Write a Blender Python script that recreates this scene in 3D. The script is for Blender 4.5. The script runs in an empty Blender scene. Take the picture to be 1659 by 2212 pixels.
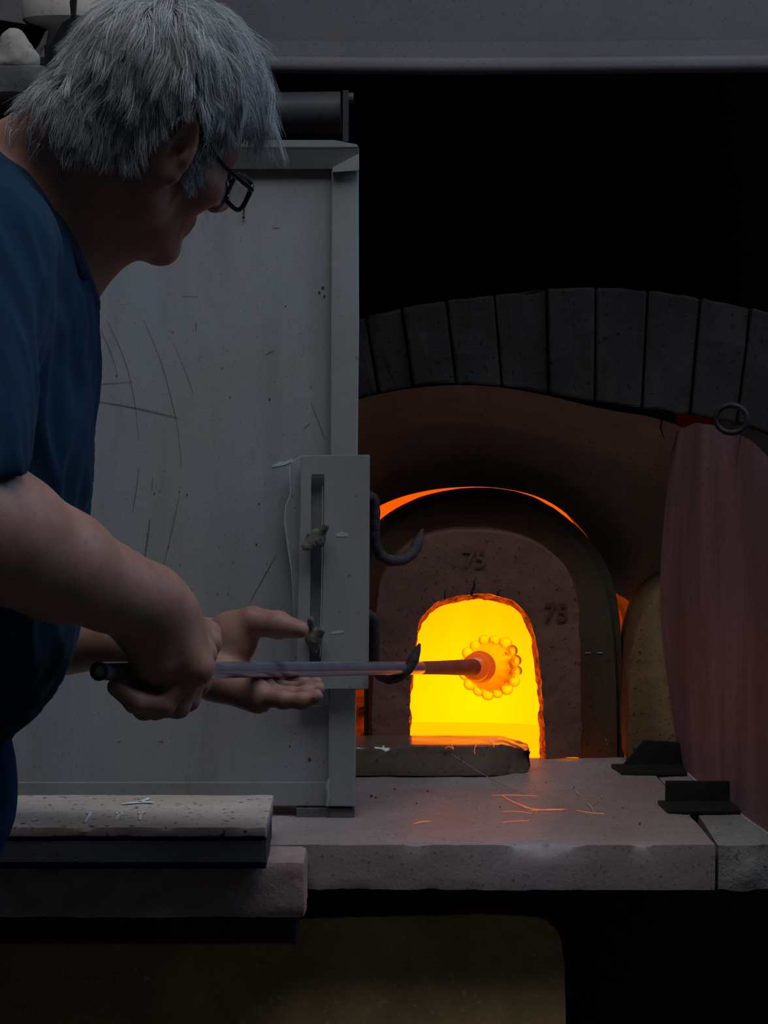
import bpy, bmesh, math, random
import numpy as np
from mathutils import Vector, Matrix, noise as mn

random.seed(7)
rng = np.random.default_rng(7)
SC = bpy.context.scene
COL = SC.collection

# ------------------------------------------------------------------ camera
F = 5060.0                # focal length in pixels of the 1659 x 2212 frame
CX, HY = 829.5, 715.0     # principal column, horizon row
CAMZ = 1.456
LEDGE = 0.88
cam = bpy.data.cameras.new('camera')
cam.sensor_fit = 'HORIZONTAL'
cam.sensor_width = 36.0
cam.lens = F / 1659.0 * 36.0
cam.shift_y = -(1106.0 - HY) / 1659.0
cam.clip_start = 0.05
co = bpy.data.objects.new('camera', cam)
COL.objects.link(co)
co.location = (0, 0, CAMZ)
co.rotation_euler = (math.pi / 2, 0, 0)
SC.camera = co

# ------------------------------------------------------------------ light, exposure
SC.view_settings.view_transform = 'Standard'
SC.view_settings.look = 'None'
SC.view_settings.gamma = 1.0
SC.view_settings.exposure = 0.0
SC.view_settings.use_curve_mapping = False
world = bpy.data.worlds.new('world')
SC.world = world
world.use_nodes = True
world.node_tree.nodes['Background'].inputs[0].default_value = (0.55, 0.72, 1.0, 1)
world.node_tree.nodes['Background'].inputs[1].default_value = 0.016


def area_light(name, loc, target, sx, sy, power, color):
    l = bpy.data.lights.new(name, 'AREA')
    l.shape = 'RECTANGLE'
    l.size, l.size_y = sx, sy
    l.energy = power
    l.color = color
    o = bpy.data.objects.new(name, l)
    COL.objects.link(o)
    o.location = loc
    o.rotation_euler = (Vector(target) - Vector(loc)).to_track_quat('-Z', 'Y').to_euler()
    return o


area_light('skylight', (0.25, 1.72, CAMZ + 2.1), (0.1, 2.45, CAMZ - 0.5), 2.4, 1.2, 28.0, (0.82, 0.90, 1.0))
area_light('window_light', (1.45, 2.35, CAMZ + 1.0), (-0.25, 2.15, CAMZ - 0.05), 0.7, 0.9, 9.0, (0.40, 0.63, 1.0))

# ------------------------------------------------------------------ helpers


def W(px, py, d):
    return Vector(((px - CX) / F * d, d, CAMZ - (py - HY) / F * d))


def ground(px, py, z=LEDGE):
    """point of the horizontal plane at height z seen at pixel (px, py)"""
    d = (CAMZ - z) * F / (py - HY)
    return W(px, py, d)


def new_obj(name, mesh, mat=None, parent=None, origin=None):
    """mesh is in world coordinates; it is shifted to the parent's (or its own) origin"""
    if parent is not None:
        org = Vector(parent['_o'])
    elif origin is not None:
        org = Vector(origin)
    else:
        co_ = np.empty(len(mesh.vertices) * 3, dtype=np.float32)
        mesh.vertices.foreach_get('co', co_)
        co_ = co_.reshape(-1, 3)
        mi, ma = co_.min(0), co_.max(0)
        org = Vector(((mi[0] + ma[0]) / 2, (mi[1] + ma[1]) / 2, mi[2]))
    mesh.transform(Matrix.Translation(-org))
    o = bpy.data.objects.new(name, mesh)
    COL.objects.link(o)
    o['_o'] = tuple(org)
    if parent is not None:
        o.parent = parent
    else:
        o.location = org
    if mat is not None:
        for m in (mat if isinstance(mat, (list, tuple)) else [mat]):
            mesh.materials.append(m)
    return o


def obj(name, bm, mat, parent=None, smooth=False, origin=None):
    bmesh.ops.recalc_face_normals(bm, faces=bm.faces)
    me = bpy.data.meshes.new(name)
    bm.to_mesh(me)
    bm.free()
    if smooth:
        me.polygons.foreach_set('use_smooth', [True] * len(me.polygons))
        me.update()
        me.set_sharp_from_angle(angle=0.75)
    me.update()
    return new_obj(name, me, mat, parent, origin)


def thing(name, label, cat, loc, group=None):
    o = bpy.data.objects.new(name, None)
    o.empty_display_size = 0.05
    COL.objects.link(o)
    o.location = loc
    o['_o'] = tuple(loc)
    o['label'] = label
    o['category'] = cat
    if group:
        o['group'] = group
    return o


def tag(o, label, cat, group=None, kind=None):
    o['label'] = label
    o['category'] = cat
    if group:
        o['group'] = group
    if kind:
        o['kind'] = kind
    return o


def struct(o):
    o['kind'] = 'structure'
    return o


# ---- mesh builders -------------------------------------------------------

def bevel_all(bm, w, seg=2, angle=0.5):
    es = [e for e in bm.edges if len(e.link_faces) == 2 and e.calc_face_angle(0) > angle]
    if es and w > 0:
        bmesh.ops.bevel(bm, geom=es, offset=w, segments=seg, affect='EDGES', profile=0.6, clamp_overlap=True)


def box(x0, x1, y0, y1, z0, z1, bev=0.0, seg=2, bm=None):
    b = bmesh.new()
    bmesh.ops.create_cube(b, size=1.0)
    for v in b.verts:
        v.co = Vector((x0 + (v.co.x + .5) * (x1 - x0), y0 + (v.co.y + .5) * (y1 - y0), z0 + (v.co.z + .5) * (z1 - z0)))
    bevel_all(b, bev, seg)
    return merge(bm, b)


def merge(bm, b):
    if bm is None:
        return b
    me = bpy.data.meshes.new('tmp')
    b.to_mesh(me)
    b.free()
    bm.from_mesh(me)
    bpy.data.meshes.remove(me)
    return bm


def pxbox(px0, px1, py0, py1, d0, d1, bev=0.0, seg=2, bm=None):
    a = W(px0, py0, d0)
    b = W(px1, py1, d0)
    return box(a.x, b.x, d0, d1, b.z, a.z, bev, seg, bm)


def prism(pts, d0, d1, bev=0.0, seg=2, bm=None, inset=0.0):
    """polygon given in pixels on the plane y = d0, extruded back to d1"""
    b = bmesh.new()
    fr = [b.verts.new(W(p[0], p[1], d0)) for p in pts]
    bk = [b.verts.new(v.co + Vector((0, d1 - d0, 0))) for v in fr]
    n = len(pts)
    b.faces.new(fr)
    b.faces.new(bk[::-1])
    for i in range(n):
        b.faces.new((fr[i], bk[i], bk[(i + 1) % n], fr[(i + 1) % n]))
    bmesh.ops.recalc_face_normals(b, faces=b.faces)
    bevel_all(b, bev, seg)
    return merge(bm, b)


def resample(pts, n):
    p = np.array([(a[0], a[1]) for a in pts], float)
    s = np.r_[0, np.cumsum(np.linalg.norm(np.diff(p, axis=0), axis=1))]
    t = np.linspace(0, s[-1], n)
    return np.c_[np.interp(t, s, p[:, 0]), np.interp(t, s, p[:, 1])]


def smooth_pts(pts, n, it=2):
    """Chaikin corner cutting of an open line, then even resampling"""
    p = [tuple(map(float, q)) for q in pts]
    for _ in range(it):
        q = [p[0]]
        for a, b in zip(p[:-1], p[1:]):
            q.append(tuple(.75 * u + .25 * v for u, v in zip(a, b)))
            q.append(tuple(.25 * u + .75 * v for u, v in zip(a, b)))
        q.append(p[-1])
        p = q
    p = np.array(p)
    s = np.r_[0, np.cumsum(np.linalg.norm(np.diff(p, axis=0), axis=1))]
    t = np.linspace(0, s[-1], n)
    return np.stack([np.interp(t, s, p[:, k]) for k in range(p.shape[1])], 1)


def tube(pts, rad, n=12, bm=None, caps=True, closed=False, flat=1.0):
    bm = bm or bmesh.new()
    pts = [Vector(p) for p in pts]
    m = len(pts)
    rad = rad if hasattr(rad, '__len__') else [rad] * m
    rings = []
    up = None
    for i in range(m):
        if closed:
            t = (pts[(i + 1) % m] - pts[i - 1]).normalized()
        else:
            t = (pts[min(i + 1, m - 1)] - pts[max(i - 1, 0)]).normalized()
        if up is None:
            up = t.orthogonal().normalized()
        up = (up - t * up.dot(t)).normalized()
        bi = t.cross(up)
        rings.append([bm.verts.new(pts[i] + (up * math.cos(2 * math.pi * k / n) + bi * math.sin(2 * math.pi * k / n) * flat) * rad[i]) for k in range(n)])
    for i in range(m if closed else m - 1):
        a, b = rings[i], rings[(i + 1) % m]
        for k in range(n):
            bm.faces.new((a[k], a[(k + 1) % n], b[(k + 1) % n], b[k]))
    if caps and not closed:
        bm.faces.new(rings[0][::-1])
        bm.faces.new(rings[-1])
    return bm


def lathe(profile, base, axis=(0, 0, 1), n=32, bm=None, mod=None):
    """profile: list of (radius, s along axis); open profile ends on the axis if radius 0"""
    bm = bm or bmesh.new()
    ax = Vector(axis).normalized()
    e1 = ax.orthogonal().normalized()
    e2 = ax.cross(e1)
    base = Vector(base)
    rings = []
    for j, (r, s) in enumerate(profile):
        if r <= 1e-7:
            rings.append([bm.verts.new(base + ax * s)])
        else:
            ring = []
            for k in range(n):
                a = 2 * math.pi * k / n
                rr, ss = (r, s) if mod is None else mod(j, a, r, s)
                ring.append(bm.verts.new(base + ax * ss + (e1 * math.cos(a) + e2 * math.sin(a)) * rr))
            rings.append(ring)
    for a, b in zip(rings[:-1], rings[1:]):
        for k in range(n):
            k2 = (k + 1) % n
            if len(a) == 1 and len(b) == 1:
                continue
            if len(a) == 1:
                bm.faces.new((a[0], b[k2], b[k]))
            elif len(b) == 1:
                bm.faces.new((a[k], a[k2], b[0]))
            else:
                bm.faces.new((a[k], a[k2], b[k2], b[k]))
    return bm


def fbm(p, sc, oct=3, seed=0.0):
    return mn.fractal(Vector(p) * sc + Vector((seed, seed * 1.7, -seed)), 0.9, 2.1, oct)


def stone_box(x0, x1, y0, y1, z0, z1, res=0.012, amp=0.0012, sc=30.0, chip=0.006, chipsc=22.0, seed=0.0, chip_front=1.0, round_r=0.004, face_amp=None):
    """box with a dense skin: rough faces, worn and chipped edges"""
    bm = bmesh.new()
    nx = max(2, int((x1 - x0) / res))
    ny = max(2, int((y1 - y0) / res))
    nz = max(2, int((z1 - z0) / res))
    vs = {}

    def V(i, j, k):
        key = (i, j, k)
        if key not in vs:
            vs[key] = bm.verts.new((x0 + (x1 - x0) * i / nx, y0 + (y1 - y0) * j / ny, z0 + (z1 - z0) * k / nz))
        return vs[key]
    for i in range(nx):
        for j in range(ny):
            bm.faces.new((V(i, j, 0), V(i, j + 1, 0), V(i + 1, j + 1, 0), V(i + 1, j, 0)))
            bm.faces.new((V(i, j, nz), V(i + 1, j, nz), V(i + 1, j + 1, nz), V(i, j + 1, nz)))
    for i in range(nx):
        for k in range(nz):
            bm.faces.new((V(i, 0, k), V(i + 1, 0, k), V(i + 1, 0, k + 1), V(i, 0, k + 1)))
            bm.faces.new((V(i, ny, k), V(i, ny, k + 1), V(i + 1, ny, k + 1), V(i + 1, ny, k)))
    for j in range(ny):
        for k in range(nz):
            bm.faces.new((V(0, j, k), V(0, j, k + 1), V(0, j + 1, k + 1), V(0, j + 1, k)))
            bm.faces.new((V(nx, j, k), V(nx, j + 1, k), V(nx, j + 1, k + 1), V(nx, j, k + 1)))
    c = Vector(((x0 + x1) / 2, (y0 + y1) / 2, (z0 + z1) / 2))
    h = Vector(((x1 - x0) / 2, (y1 - y0) / 2, (z1 - z0) / 2))
    for v in bm.verts:
        p = v.co - c
        r = round_r
        q = Vector([max(-h[i] + r, min(h[i] - r, p[i])) for i in range(3)])
        dv = p - q
        if dv.length > 1e-9:
            p = q + dv.normalized() * r
        # distance to nearest edge: second smallest distance to faces
        ds = sorted([h[i] - abs(v.co[i] - c[i]) for i in range(3)])
        e = ds[1]
        n = fbm(v.co, sc, 3, seed)
        nrm = dv.normalized() if dv.length > 1e-9 else Vector((0, 0, 1))
        a = amp
        if face_amp and (v.co.y - y0) < 1e-6:
            a = face_amp
        p += nrm * n * a
        if chip > 0 and e < chip * 2.2 and v.co.y < y0 + 0.004 and min(v.co.x - x0, x1 - v.co.x) > 0.004:
            cn = fbm(v.co, chipsc, 3, seed + 5.3) + 0.15 * fbm(v.co, chipsc * 4, 2, seed)
            amt = max(0.0, cn - 0.12) * chip * (1.7 if v.co.z > c.z else 0.5) * max(0.0, 1 - e / (chip * 2.2))
            p -= nrm * amt
        v.co = c + p
    return bm


def ribbon(pts, w, nrm, bm=None):
    """thin flat strip through world points lying on a surface with the normal nrm"""
    bm = bm or bmesh.new()
    pts = [Vector(p) for p in pts]
    n = Vector(nrm)
    L = []
    for i, p in enumerate(pts):
        t = (pts[min(i + 1, len(pts) - 1)] - pts[max(i - 1, 0)]).normalized()
        s = t.cross(n).normalized()
        ww = (w[i] if hasattr(w, '__len__') else w) / 2
        L.append((bm.verts.new(p - s * ww), bm.verts.new(p + s * ww)))
    for a, b in zip(L[:-1], L[1:]):
        bm.faces.new((a[0], a[1], b[1], b[0]))
    return bm


# ------------------------------------------------------------------ materials

class NT:
    def __init__(self, name):
        self.m = bpy.data.materials.new(name)
        self.m.use_nodes = True
        self.t = self.m.node_tree
        self.b = self.t.nodes['Principled BSDF']
        self.tc = self.t.nodes.new('ShaderNodeTexCoord')

    def n(self, typ, **kw):
        nd = self.t.nodes.new(typ)
        for k, v in kw.items():
            setattr(nd, k, v)
        return nd

    def l(self, a, b):
        self.t.links.new(a, b)

    def mapping(self, scale=(1, 1, 1), rot=(0, 0, 0)):
        mp = self.n('ShaderNodeMapping')
        mp.inputs['Scale'].default_value = scale
        mp.inputs['Rotation'].default_value = rot
        self.l(self.tc.outputs['Object'], mp.inputs['Vector'])
        return mp.outputs[0]

    def noise(self, scale, detail=4, rough=0.6, vec=None, dist=0.0):
        nz = self.n('ShaderNodeTexNoise')
        nz.inputs['Scale'].default_value = scale
        nz.inputs['Detail'].default_value = detail
        nz.inputs['Roughness'].default_value = rough
        nz.inputs['Distortion'].default_value = dist
        self.l(vec if vec is not None else self.tc.outputs['Object'], nz.inputs['Vector'])
        return nz.outputs['Fac']

    def ramp(self, fac, stops, interp='LINEAR'):
        r = self.n('ShaderNodeValToRGB')
        r.color_ramp.interpolation = interp
        els = r.color_ramp.elements
        while len(els) < len(stops):
            els.new(0.5)
        for e, (p, c) in zip(els, stops):
            e.position = p
            e.color = (c[0], c[1], c[2], 1) if hasattr(c, '__len__') else (c, c, c, 1)
        self.l(fac, r.inputs[0])
        return r.outputs[0]

    def mix(self, fac, a, b, mode='MIX'):
        mx = self.n('ShaderNodeMix', data_type='RGBA', blend_type=mode)
        for sock, v in ((mx.inputs[0], fac), (mx.inputs[6], a), (mx.inputs[7], b)):
            if hasattr(v, 'is_output') or isinstance(v, bpy.types.NodeSocket):
                self.l(v, sock)
            elif hasattr(v, '__len__'):
                sock.default_value = (v[0], v[1], v[2], 1)
            else:
                sock.default_value = v if sock.type == 'VALUE' else (v, v, v, 1)
        return mx.outputs[2]

    def math(self, op, a, b=0.0, clamp=False):
        mt = self.n('ShaderNodeMath', operation=op, use_clamp=clamp)
        for sock, v in ((mt.inputs[0], a), (mt.inputs[1], b)):
            if isinstance(v, bpy.types.NodeSocket):
                self.l(v, sock)
            else:
                sock.default_value = v
        return mt.outputs[0]

    def bump(self, h, strength=0.3, dist=0.002):
        bp = self.n('ShaderNodeBump')
        bp.inputs['Strength'].default_value = strength
        bp.inputs['Distance'].default_value = dist
        self.l(h, bp.inputs['Height'])
        self.l(bp.outputs[0], self.b.inputs['Normal'])

    def base(self, c):
        if isinstance(c, bpy.types.NodeSocket):
            self.l(c, self.b.inputs['Base Color'])
        else:
            self.b.inputs['Base Color'].default_value = (c[0], c[1], c[2], 1)

    def set(self, **kw):
        for k, v in kw.items():
            s = self.b.inputs[{'specular_ior_level': 'Specular IOR Level', 'IOR': 'IOR'}.get(k, k.replace('_', ' ').title())]
            if isinstance(v, bpy.types.NodeSocket):
                self.l(v, s)
            elif hasattr(v, '__len__') and len(v) == 3:
                s.default_value = (v[0], v[1], v[2], 1)
            else:
                s.default_value = v
        return self.m


def mat_rough(name, c1, c2, scale=12, speck=None, speck_scale=220, rough=0.9, bump=0.35, bdist=0.0015, metallic=0.0, spec=0.3, stain=None, stain_scale=5.0, stretch=(1, 1, 1)):
    """stone, clay, worn paint: two tones in clouds, optional specks and stains"""
    m = NT(name)
    v = m.mapping(stretch)
    a = m.noise(scale, 6, 0.65, v)
    col = m.mix(m.ramp(a, [(0.35, 0.0), (0.65, 1.0)]), c1, c2)
    if stain:
        s = m.noise(stain_scale, 5, 0.6, v, 0.6)
        col = m.mix(m.ramp(s, [(0.48, 0.0), (0.72, 0.85)]), col, stain)
    if speck:
        sp = m.noise(speck_scale, 3, 0.6)
        col = m.mix(m.ramp(sp, [(0.60, 0.0), (0.70, 1.0)]), col, speck)
    m.base(col)
    h = m.mix(0.5, m.noise(scale * 6, 6, 0.7, v), m.noise(speck_scale, 3, 0.6))
    m.bump(h, bump, bdist)
    return m.set(roughness=rough, metallic=metallic, specular_ior_level=spec)


M = {}


def simple(name, c, rough=0.6, metallic=0.0, spec=0.4, bump=0.0, bscale=80):
    m = NT(name)
    f = m.noise(bscale, 4, 0.6)
    col = m.mix(m.ramp(f, [(0.3, 0.0), (0.7, 1.0)]), tuple(x * 0.82 for x in c), tuple(min(1, x * 1.15) for x in c))
    m.base(col)
    if bump:
        m.bump(f, bump, 0.001)
    return m.set(roughness=rough, metallic=metallic, specular_ior_level=spec)
# ---- painted steel of the tall door
def mat_paint(name, base=(0.330, 0.335, 0.352), warm=(0.33, 0.29, 0.215), stain_amt=0.75):
    m = NT(name)
    big = m.noise(2.6, 4, 0.55, None, 0.8)
    col = m.mix(m.ramp(big, [(0.42, 0.0), (0.68, stain_amt)]), base, warm)
    vs = m.noise(7.0, 5, 0.65, m.mapping((3.0, 3.0, 0.5)))
    col = m.mix(m.ramp(vs, [(0.45, 0.0), (0.75, 0.45)]), col, (0.20, 0.185, 0.16))
    sp = m.noise(420, 2, 0.5)
    col = m.mix(m.ramp(sp, [(0.64, 0.0), (0.74, 0.55)]), col, (0.07, 0.06, 0.05))
    sp3 = m.noise(95, 2, 0.5)
    col = m.mix(m.ramp(sp3, [(0.705, 0.0), (0.75, 0.6)]), col, (0.12, 0.10, 0.08))
    edge = m.noise(30, 5, 0.75, m.mapping((1.0, 1.0, 0.4)))
    col = m.mix(m.ramp(edge, [(0.62, 0.0), (0.72, 0.45)]), col, (0.17, 0.14, 0.11))
    m.base(col)
    h = m.noise(420, 3, 0.7)
    m.bump(h, 0.18, 0.0008)
    return m.set(roughness=0.62, specular_ior_level=0.25)


M['paint'] = mat_paint('grey_paint')
M['paint_worn'] = mat_paint('worn_grey_paint', (0.31, 0.31, 0.292), (0.24, 0.215, 0.175), 0.9)
M['hood'] = mat_rough('speckled_hood_steel', (0.130, 0.117, 0.118), (0.098, 0.090, 0.092), 5, (0.055, 0.05, 0.052), 420, 0.7, 0.25, 0.001, stain=(0.15, 0.12, 0.11), stain_scale=4)
M['soot'] = simple('soot', (0.006, 0.006, 0.006), 0.95, 0, 0.1)
M['brick'] = mat_rough('sooty_brick', (0.040, 0.0335, 0.0315), (0.026, 0.0215, 0.020), 9, (0.010, 0.009, 0.008), 160, 0.95, 0.5, 0.002, spec=0.1, stain=(0.02, 0.018, 0.016), stain_scale=6)
M['dome'] = mat_rough('furnace_plaster', (0.46, 0.36, 0.28), (0.33, 0.255, 0.185), 6, (0.22, 0.16, 0.11), 200, 0.95, 0.35, 0.002, spec=0.1)  # base colour made paler and redder in place of bounced furnace glow
M['plate'] = mat_rough('scorched_glow_tinted_fireclay', (0.275, 0.134, 0.095), (0.185, 0.090, 0.066), 9, (0.09, 0.042, 0.030), 170, 0.95, 0.5, 0.0025, spec=0.12, stain=(0.12, 0.062, 0.050), stain_scale=7)  # redness of the base colour includes warm bounce from the furnace
M['collar'] = mat_rough('dark_fireclay', (0.130, 0.086, 0.044), (0.088, 0.060, 0.040), 7, (0.045, 0.036, 0.026), 160, 0.8, 0.3, 0.0015, spec=0.2)
M['slab'] = mat_rough('pink_stone', (0.43, 0.338, 0.316), (0.34, 0.262, 0.244), 7, (0.13, 0.10, 0.09), 190, 0.5, 0.45, 0.002, spec=0.45, stain=(0.36, 0.24, 0.20), stain_scale=4)
M['slab_grey'] = mat_rough('grey_stone', (0.36, 0.33, 0.31), (0.26, 0.235, 0.215), 10, (0.09, 0.08, 0.06), 150, 0.92, 0.7, 0.004, spec=0.2, stain=(0.20, 0.17, 0.11), stain_scale=9)
M['block'] = mat_rough('red_brick_block', (0.52, 0.42, 0.38), (0.40, 0.28, 0.24), 8, (0.36, 0.33, 0.29), 130, 0.92, 0.6, 0.003, spec=0.2, stain=(0.36, 0.16, 0.12), stain_scale=5)
M['board'] = mat_rough('scarred_wood_board', (0.68, 0.545, 0.465), (0.53, 0.41, 0.335), 10, (0.08, 0.055, 0.04), 120, 0.9, 0.5, 0.0015, spec=0.2, stain=(0.42, 0.27, 0.18), stain_scale=6, stretch=(0.35, 1.6, 1.6))
M['steel'] = mat_rough('dull_steel', (0.20, 0.19, 0.20), (0.14, 0.13, 0.14), 10, (0.07, 0.06, 0.06), 200, 0.6, 0.2, 0.001, 0.3)
M['rust'] = mat_rough('dark_rusty_iron', (0.060, 0.046, 0.044), (0.034, 0.028, 0.028), 30, (0.12, 0.095, 0.09), 260, 0.75, 0.7, 0.002, 0.2)
M['black_iron'] = mat_rough('black_iron', (0.032, 0.028, 0.026), (0.020, 0.018, 0.018), 14, (0.06, 0.045, 0.04), 200, 0.6, 0.3, 0.001, 0.2)
M['pipe_black'] = mat_rough('black_pipe', (0.06, 0.056, 0.058), (0.035, 0.034, 0.036), 8, (0.02, 0.02, 0.02), 130, 0.55, 0.3, 0.001, 0.1)
M['shield'] = mat_rough('red_brown_sheet_steel', (0.52, 0.305, 0.30), (0.38, 0.212, 0.208), 8, (0.22, 0.12, 0.11), 260, 0.5, 0.25, 0.001, 0.1, stain=(0.30, 0.17, 0.165), stain_scale=4, stretch=(2.5, 2.5, 0.35))
M['pier'] = mat_rough('yellow_glow_tinted_fireclay', (0.255, 0.138, 0.055), (0.175, 0.090, 0.042), 9, (0.03, 0.024, 0.015), 170, 0.9, 0.6, 0.003, spec=0.3, stain=(0.21, 0.150, 0.030), stain_scale=5)  # warm furnace bounce is mixed into this base colour
M['under'] = mat_rough('brown_fibre_board', (0.66, 0.42, 0.19), (0.46, 0.28, 0.13), 12, (0.74, 0.50, 0.25), 140, 0.95, 0.5, 0.002, spec=0.1, stain=(0.32, 0.20, 0.10), stain_scale=7)  # brighter, warmer base colour stands in for bounced glow below the ledge
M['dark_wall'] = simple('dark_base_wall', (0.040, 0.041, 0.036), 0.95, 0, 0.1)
M['floor'] = mat_rough('concrete_floor', (0.14, 0.13, 0.12), (0.10, 0.095, 0.09), 5, (0.05, 0.05, 0.05), 60)
M['clay'] = mat_rough('pale_clay', (0.40, 0.36, 0.31), (0.30, 0.27, 0.235), 12, (0.2, 0.17, 0.14), 150, 0.95, 0.4, 0.002)
M['cream'] = mat_rough('cream_fireclay', (0.62, 0.55, 0.48), (0.54, 0.46, 0.40), 9, (0.35, 0.29, 0.23), 170, 0.9, 0.25, 0.001)
M['ash_slab'] = mat_rough('ash_grey_slab', (0.165, 0.16, 0.16), (0.11, 0.105, 0.10), 10, (0.06, 0.055, 0.05), 120, 0.95, 0.5, 0.003, stretch=(0.5, 1, 2))
M['pan'] = simple('black_pan_iron', (0.012, 0.013, 0.015), 0.5, 0.3, 0.3)
M['chalk'] = simple('chalk', (0.80, 0.86, 0.90), 0.95, 0, 0.1)
M['chalk_faint'] = simple('faint_chalk', (0.82, 0.80, 0.78), 0.95, 0, 0.1)
M['chip'] = simple('pale_chip', (0.40, 0.42, 0.45), 0.9)
M['scratch'] = simple('scratch', (0.13, 0.12, 0.11), 0.9, 0, 0.1)
M['stamp'] = simple('stamped_mark', (0.076, 0.056, 0.050), 0.95, 0, 0.05)
M['crack'] = simple('crack_soot', (0.03, 0.022, 0.02), 0.95, 0, 0.05)
M['knob'] = mat_rough('caked_iron', (0.17, 0.145, 0.115), (0.10, 0.085, 0.068), 45, (0.28, 0.24, 0.19), 220, 0.9, 0.8, 0.002)

# the sill bar: a glazed, cracked brick
m = NT('glazed_firebrick')
c = m.mix(m.ramp(m.noise(14, 6, 0.7), [(0.35, 0), (0.65, 1)]), (0.13, 0.095, 0.065), (0.22, 0.16, 0.12))
c = m.mix(m.ramp(m.noise(120, 4, 0.7), [(0.58, 0), (0.68, 1)]), c, (0.03, 0.022, 0.016))
m.base(c)
m.bump(m.noise(70, 4, 0.6), 0.12, 0.001)
M['sill'] = m.set(roughness=0.16, specular_ior_level=0.9)

# glowing furnace interior: temperature falls off away from the fire
HC = W(1030, 1540, 3.70)


def mat_heat(name, stops, cx=HC.x, cz=HC.z, sx=1.0, strength=1.0, streak=0.0):
    m = NT(name)
    geo = m.n('ShaderNodeNewGeometry')
    sp = m.n('ShaderNodeSeparateXYZ')
    m.l(geo.outputs['Position'], sp.inputs[0])
    dx = m.math('MULTIPLY', m.math('SUBTRACT', sp.outputs[0], cx), sx)
    dz = m.math('SUBTRACT', sp.outputs[2], cz)
    r = m.math('SQRT', m.math('ADD', m.math('MULTIPLY', dx, dx), m.math('MULTIPLY', dz, dz)))
    if streak:
        r = m.math('ADD', r, m.math('MULTIPLY', m.math('SUBTRACT', m.noise(14, 3, 0.5, m.mapping((2.5, 2.5, 0.2))), 0.5), streak))
    rr = m.math('MULTIPLY', r, 2.0)
    col = m.ramp(rr, stops)
    em = m.n('ShaderNodeEmission')
    m.l(col, em.inputs[0])
    em.inputs[1].default_value = strength
    out = m.t.nodes['Material Output']
    m.l(em.outputs[0], out.inputs[0])
    return m.m


M['fire'] = mat_heat('glowing_chamber', [(0.0, (1.0, 0.33, 0.0)), (0.16, (1.0, 0.29, 0.0)), (0.36, (0.95, 0.215, 0.0)), (0.52, (0.60, 0.10, 0.0)), (0.66, (0.42, 0.046, 0.0)), (0.95, (0.22, 0.012, 0.0))], strength=2.65, streak=0.05)
M['melt'] = mat_heat('molten_glass', [(0.0, (1.0, 0.245, 0.0)), (0.3, (1.0, 0.23, 0.0)), (1.0, (0.6, 0.06, 0.0))], strength=2.6)


def mat_hot(name, col, e, estr, dark, scale=60):
    """fireclay so hot that it glows, with darker cracks and crusts"""
    m = NT(name)
    f = m.noise(scale, 5, 0.75, m.mapping((1.0, 0.35, 1.0)), 0.8)
    k = m.ramp(f, [(0.38, 0.0), (0.58, 1.0)])
    m.base(m.mix(k, dark, col))
    m.l(m.mix(k, tuple(x * 0.1 for x in e), e), m.b.inputs['Emission Color'])
    m.b.inputs['Emission Strength'].default_value = estr
    m.bump(f, 0.7, 0.004)
    return m.set(roughness=0.9, specular_ior_level=0.1)


M['hot_edge'] = mat_hot('red_hot_clay', (0.50, 0.16, 0.05), (1.0, 0.095, 0.0), 0.40, (0.06, 0.02, 0.01), 75)
M['hot_rim'] = mat_hot('dull_red_brick', (0.055, 0.014, 0.008), (1.0, 0.09, 0.0), 0.20, (0.03, 0.01, 0.006), 20)
m = NT('glowing_thread')
m.b.inputs['Emission Color'].default_value = (1.0, 0.20, 0.06, 1)
m.b.inputs['Emission Strength'].default_value = 0.42
m.base((0.7, 0.3, 0.2))
M['thread'] = m.set(roughness=0.3)
M['thread_pale'] = simple('pale_glass_thread', (0.62, 0.42, 0.36), 0.25, 0, 0.6)

# ------------------------------------------------------------------ setting
fl = obj('floor', box(-2.6, 2.4, -0.6, 4.4, -0.05, 0.0), M['floor'])
struct(fl)
wb = obj('wall_back', box(-2.6, 2.4, 4.05, 4.25, 0.0, 3.2), M['soot'])
struct(wb)

# ---- hood across the top
hd = thing('fume_hood', 'wide grey speckled steel fume hood with a rolled lower lip above the furnace', 'hood', (0.2, 2.95, W(0, 155, 2.9).z))
zb = W(0, 152, 2.9).z
zl = W(0, 116, 2.9).z


def hood_profile():
    """(y, z) outline of the sheet, seen from the end"""
    out = [(2.935, zl + 0.62), (2.905, zl + 0.012), (2.905, zl)]
    return out


bm = bmesh.new()
nx = 60
xs_ = np.linspace(-0.78, 0.95, nx)
rows = [(2.99, zl + 0.62), (2.935, zl + 0.62), (2.909, zl + 0.02), (2.906, zl)]
grid = []
for x in xs_:
    sag = -0.0045 * math.exp(-((x - 0.10) / 0.35) ** 2)
    grid.append([bm.verts.new((x, y, z + sag)) for y, z in rows])
for a, b in zip(grid[:-1], grid[1:]):
    for k in range(len(rows) - 1):
        bm.faces.new((a[k], a[k + 1], b[k + 1], b[k]))
obj('hood_face', bm, M['hood'], hd)
bm = bmesh.new()
rl = (zl - zb) / 2
prof = [(2.906, zl), (2.9035, zl - 0.0012), (2.9015, zl - 0.003), (2.900, zl - 0.006), (2.8992, zb + rl * .9)] + [(2.8992 + rl * .9 - math.cos(t) * rl * .9, zb + rl * .9 - math.sin(t) * rl * .9) for t in np.linspace(0.1, 2.6, 12)] + [(2.96, zb + 0.012)]
grid = []
for x in xs_:
    sag = -0.0045 * math.exp(-((x - 0.10) / 0.35) ** 2)
    grid.append([bm.verts.new((x, y, z + sag)) for y, z in prof])
for a, b in zip(grid[:-1], grid[1:]):
    for k in range(len(prof) - 1):
        bm.faces.new((a[k], a[k + 1], b[k + 1], b[k]))
obj('rolled_lip', bm, M['hood'], hd, True)
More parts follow.
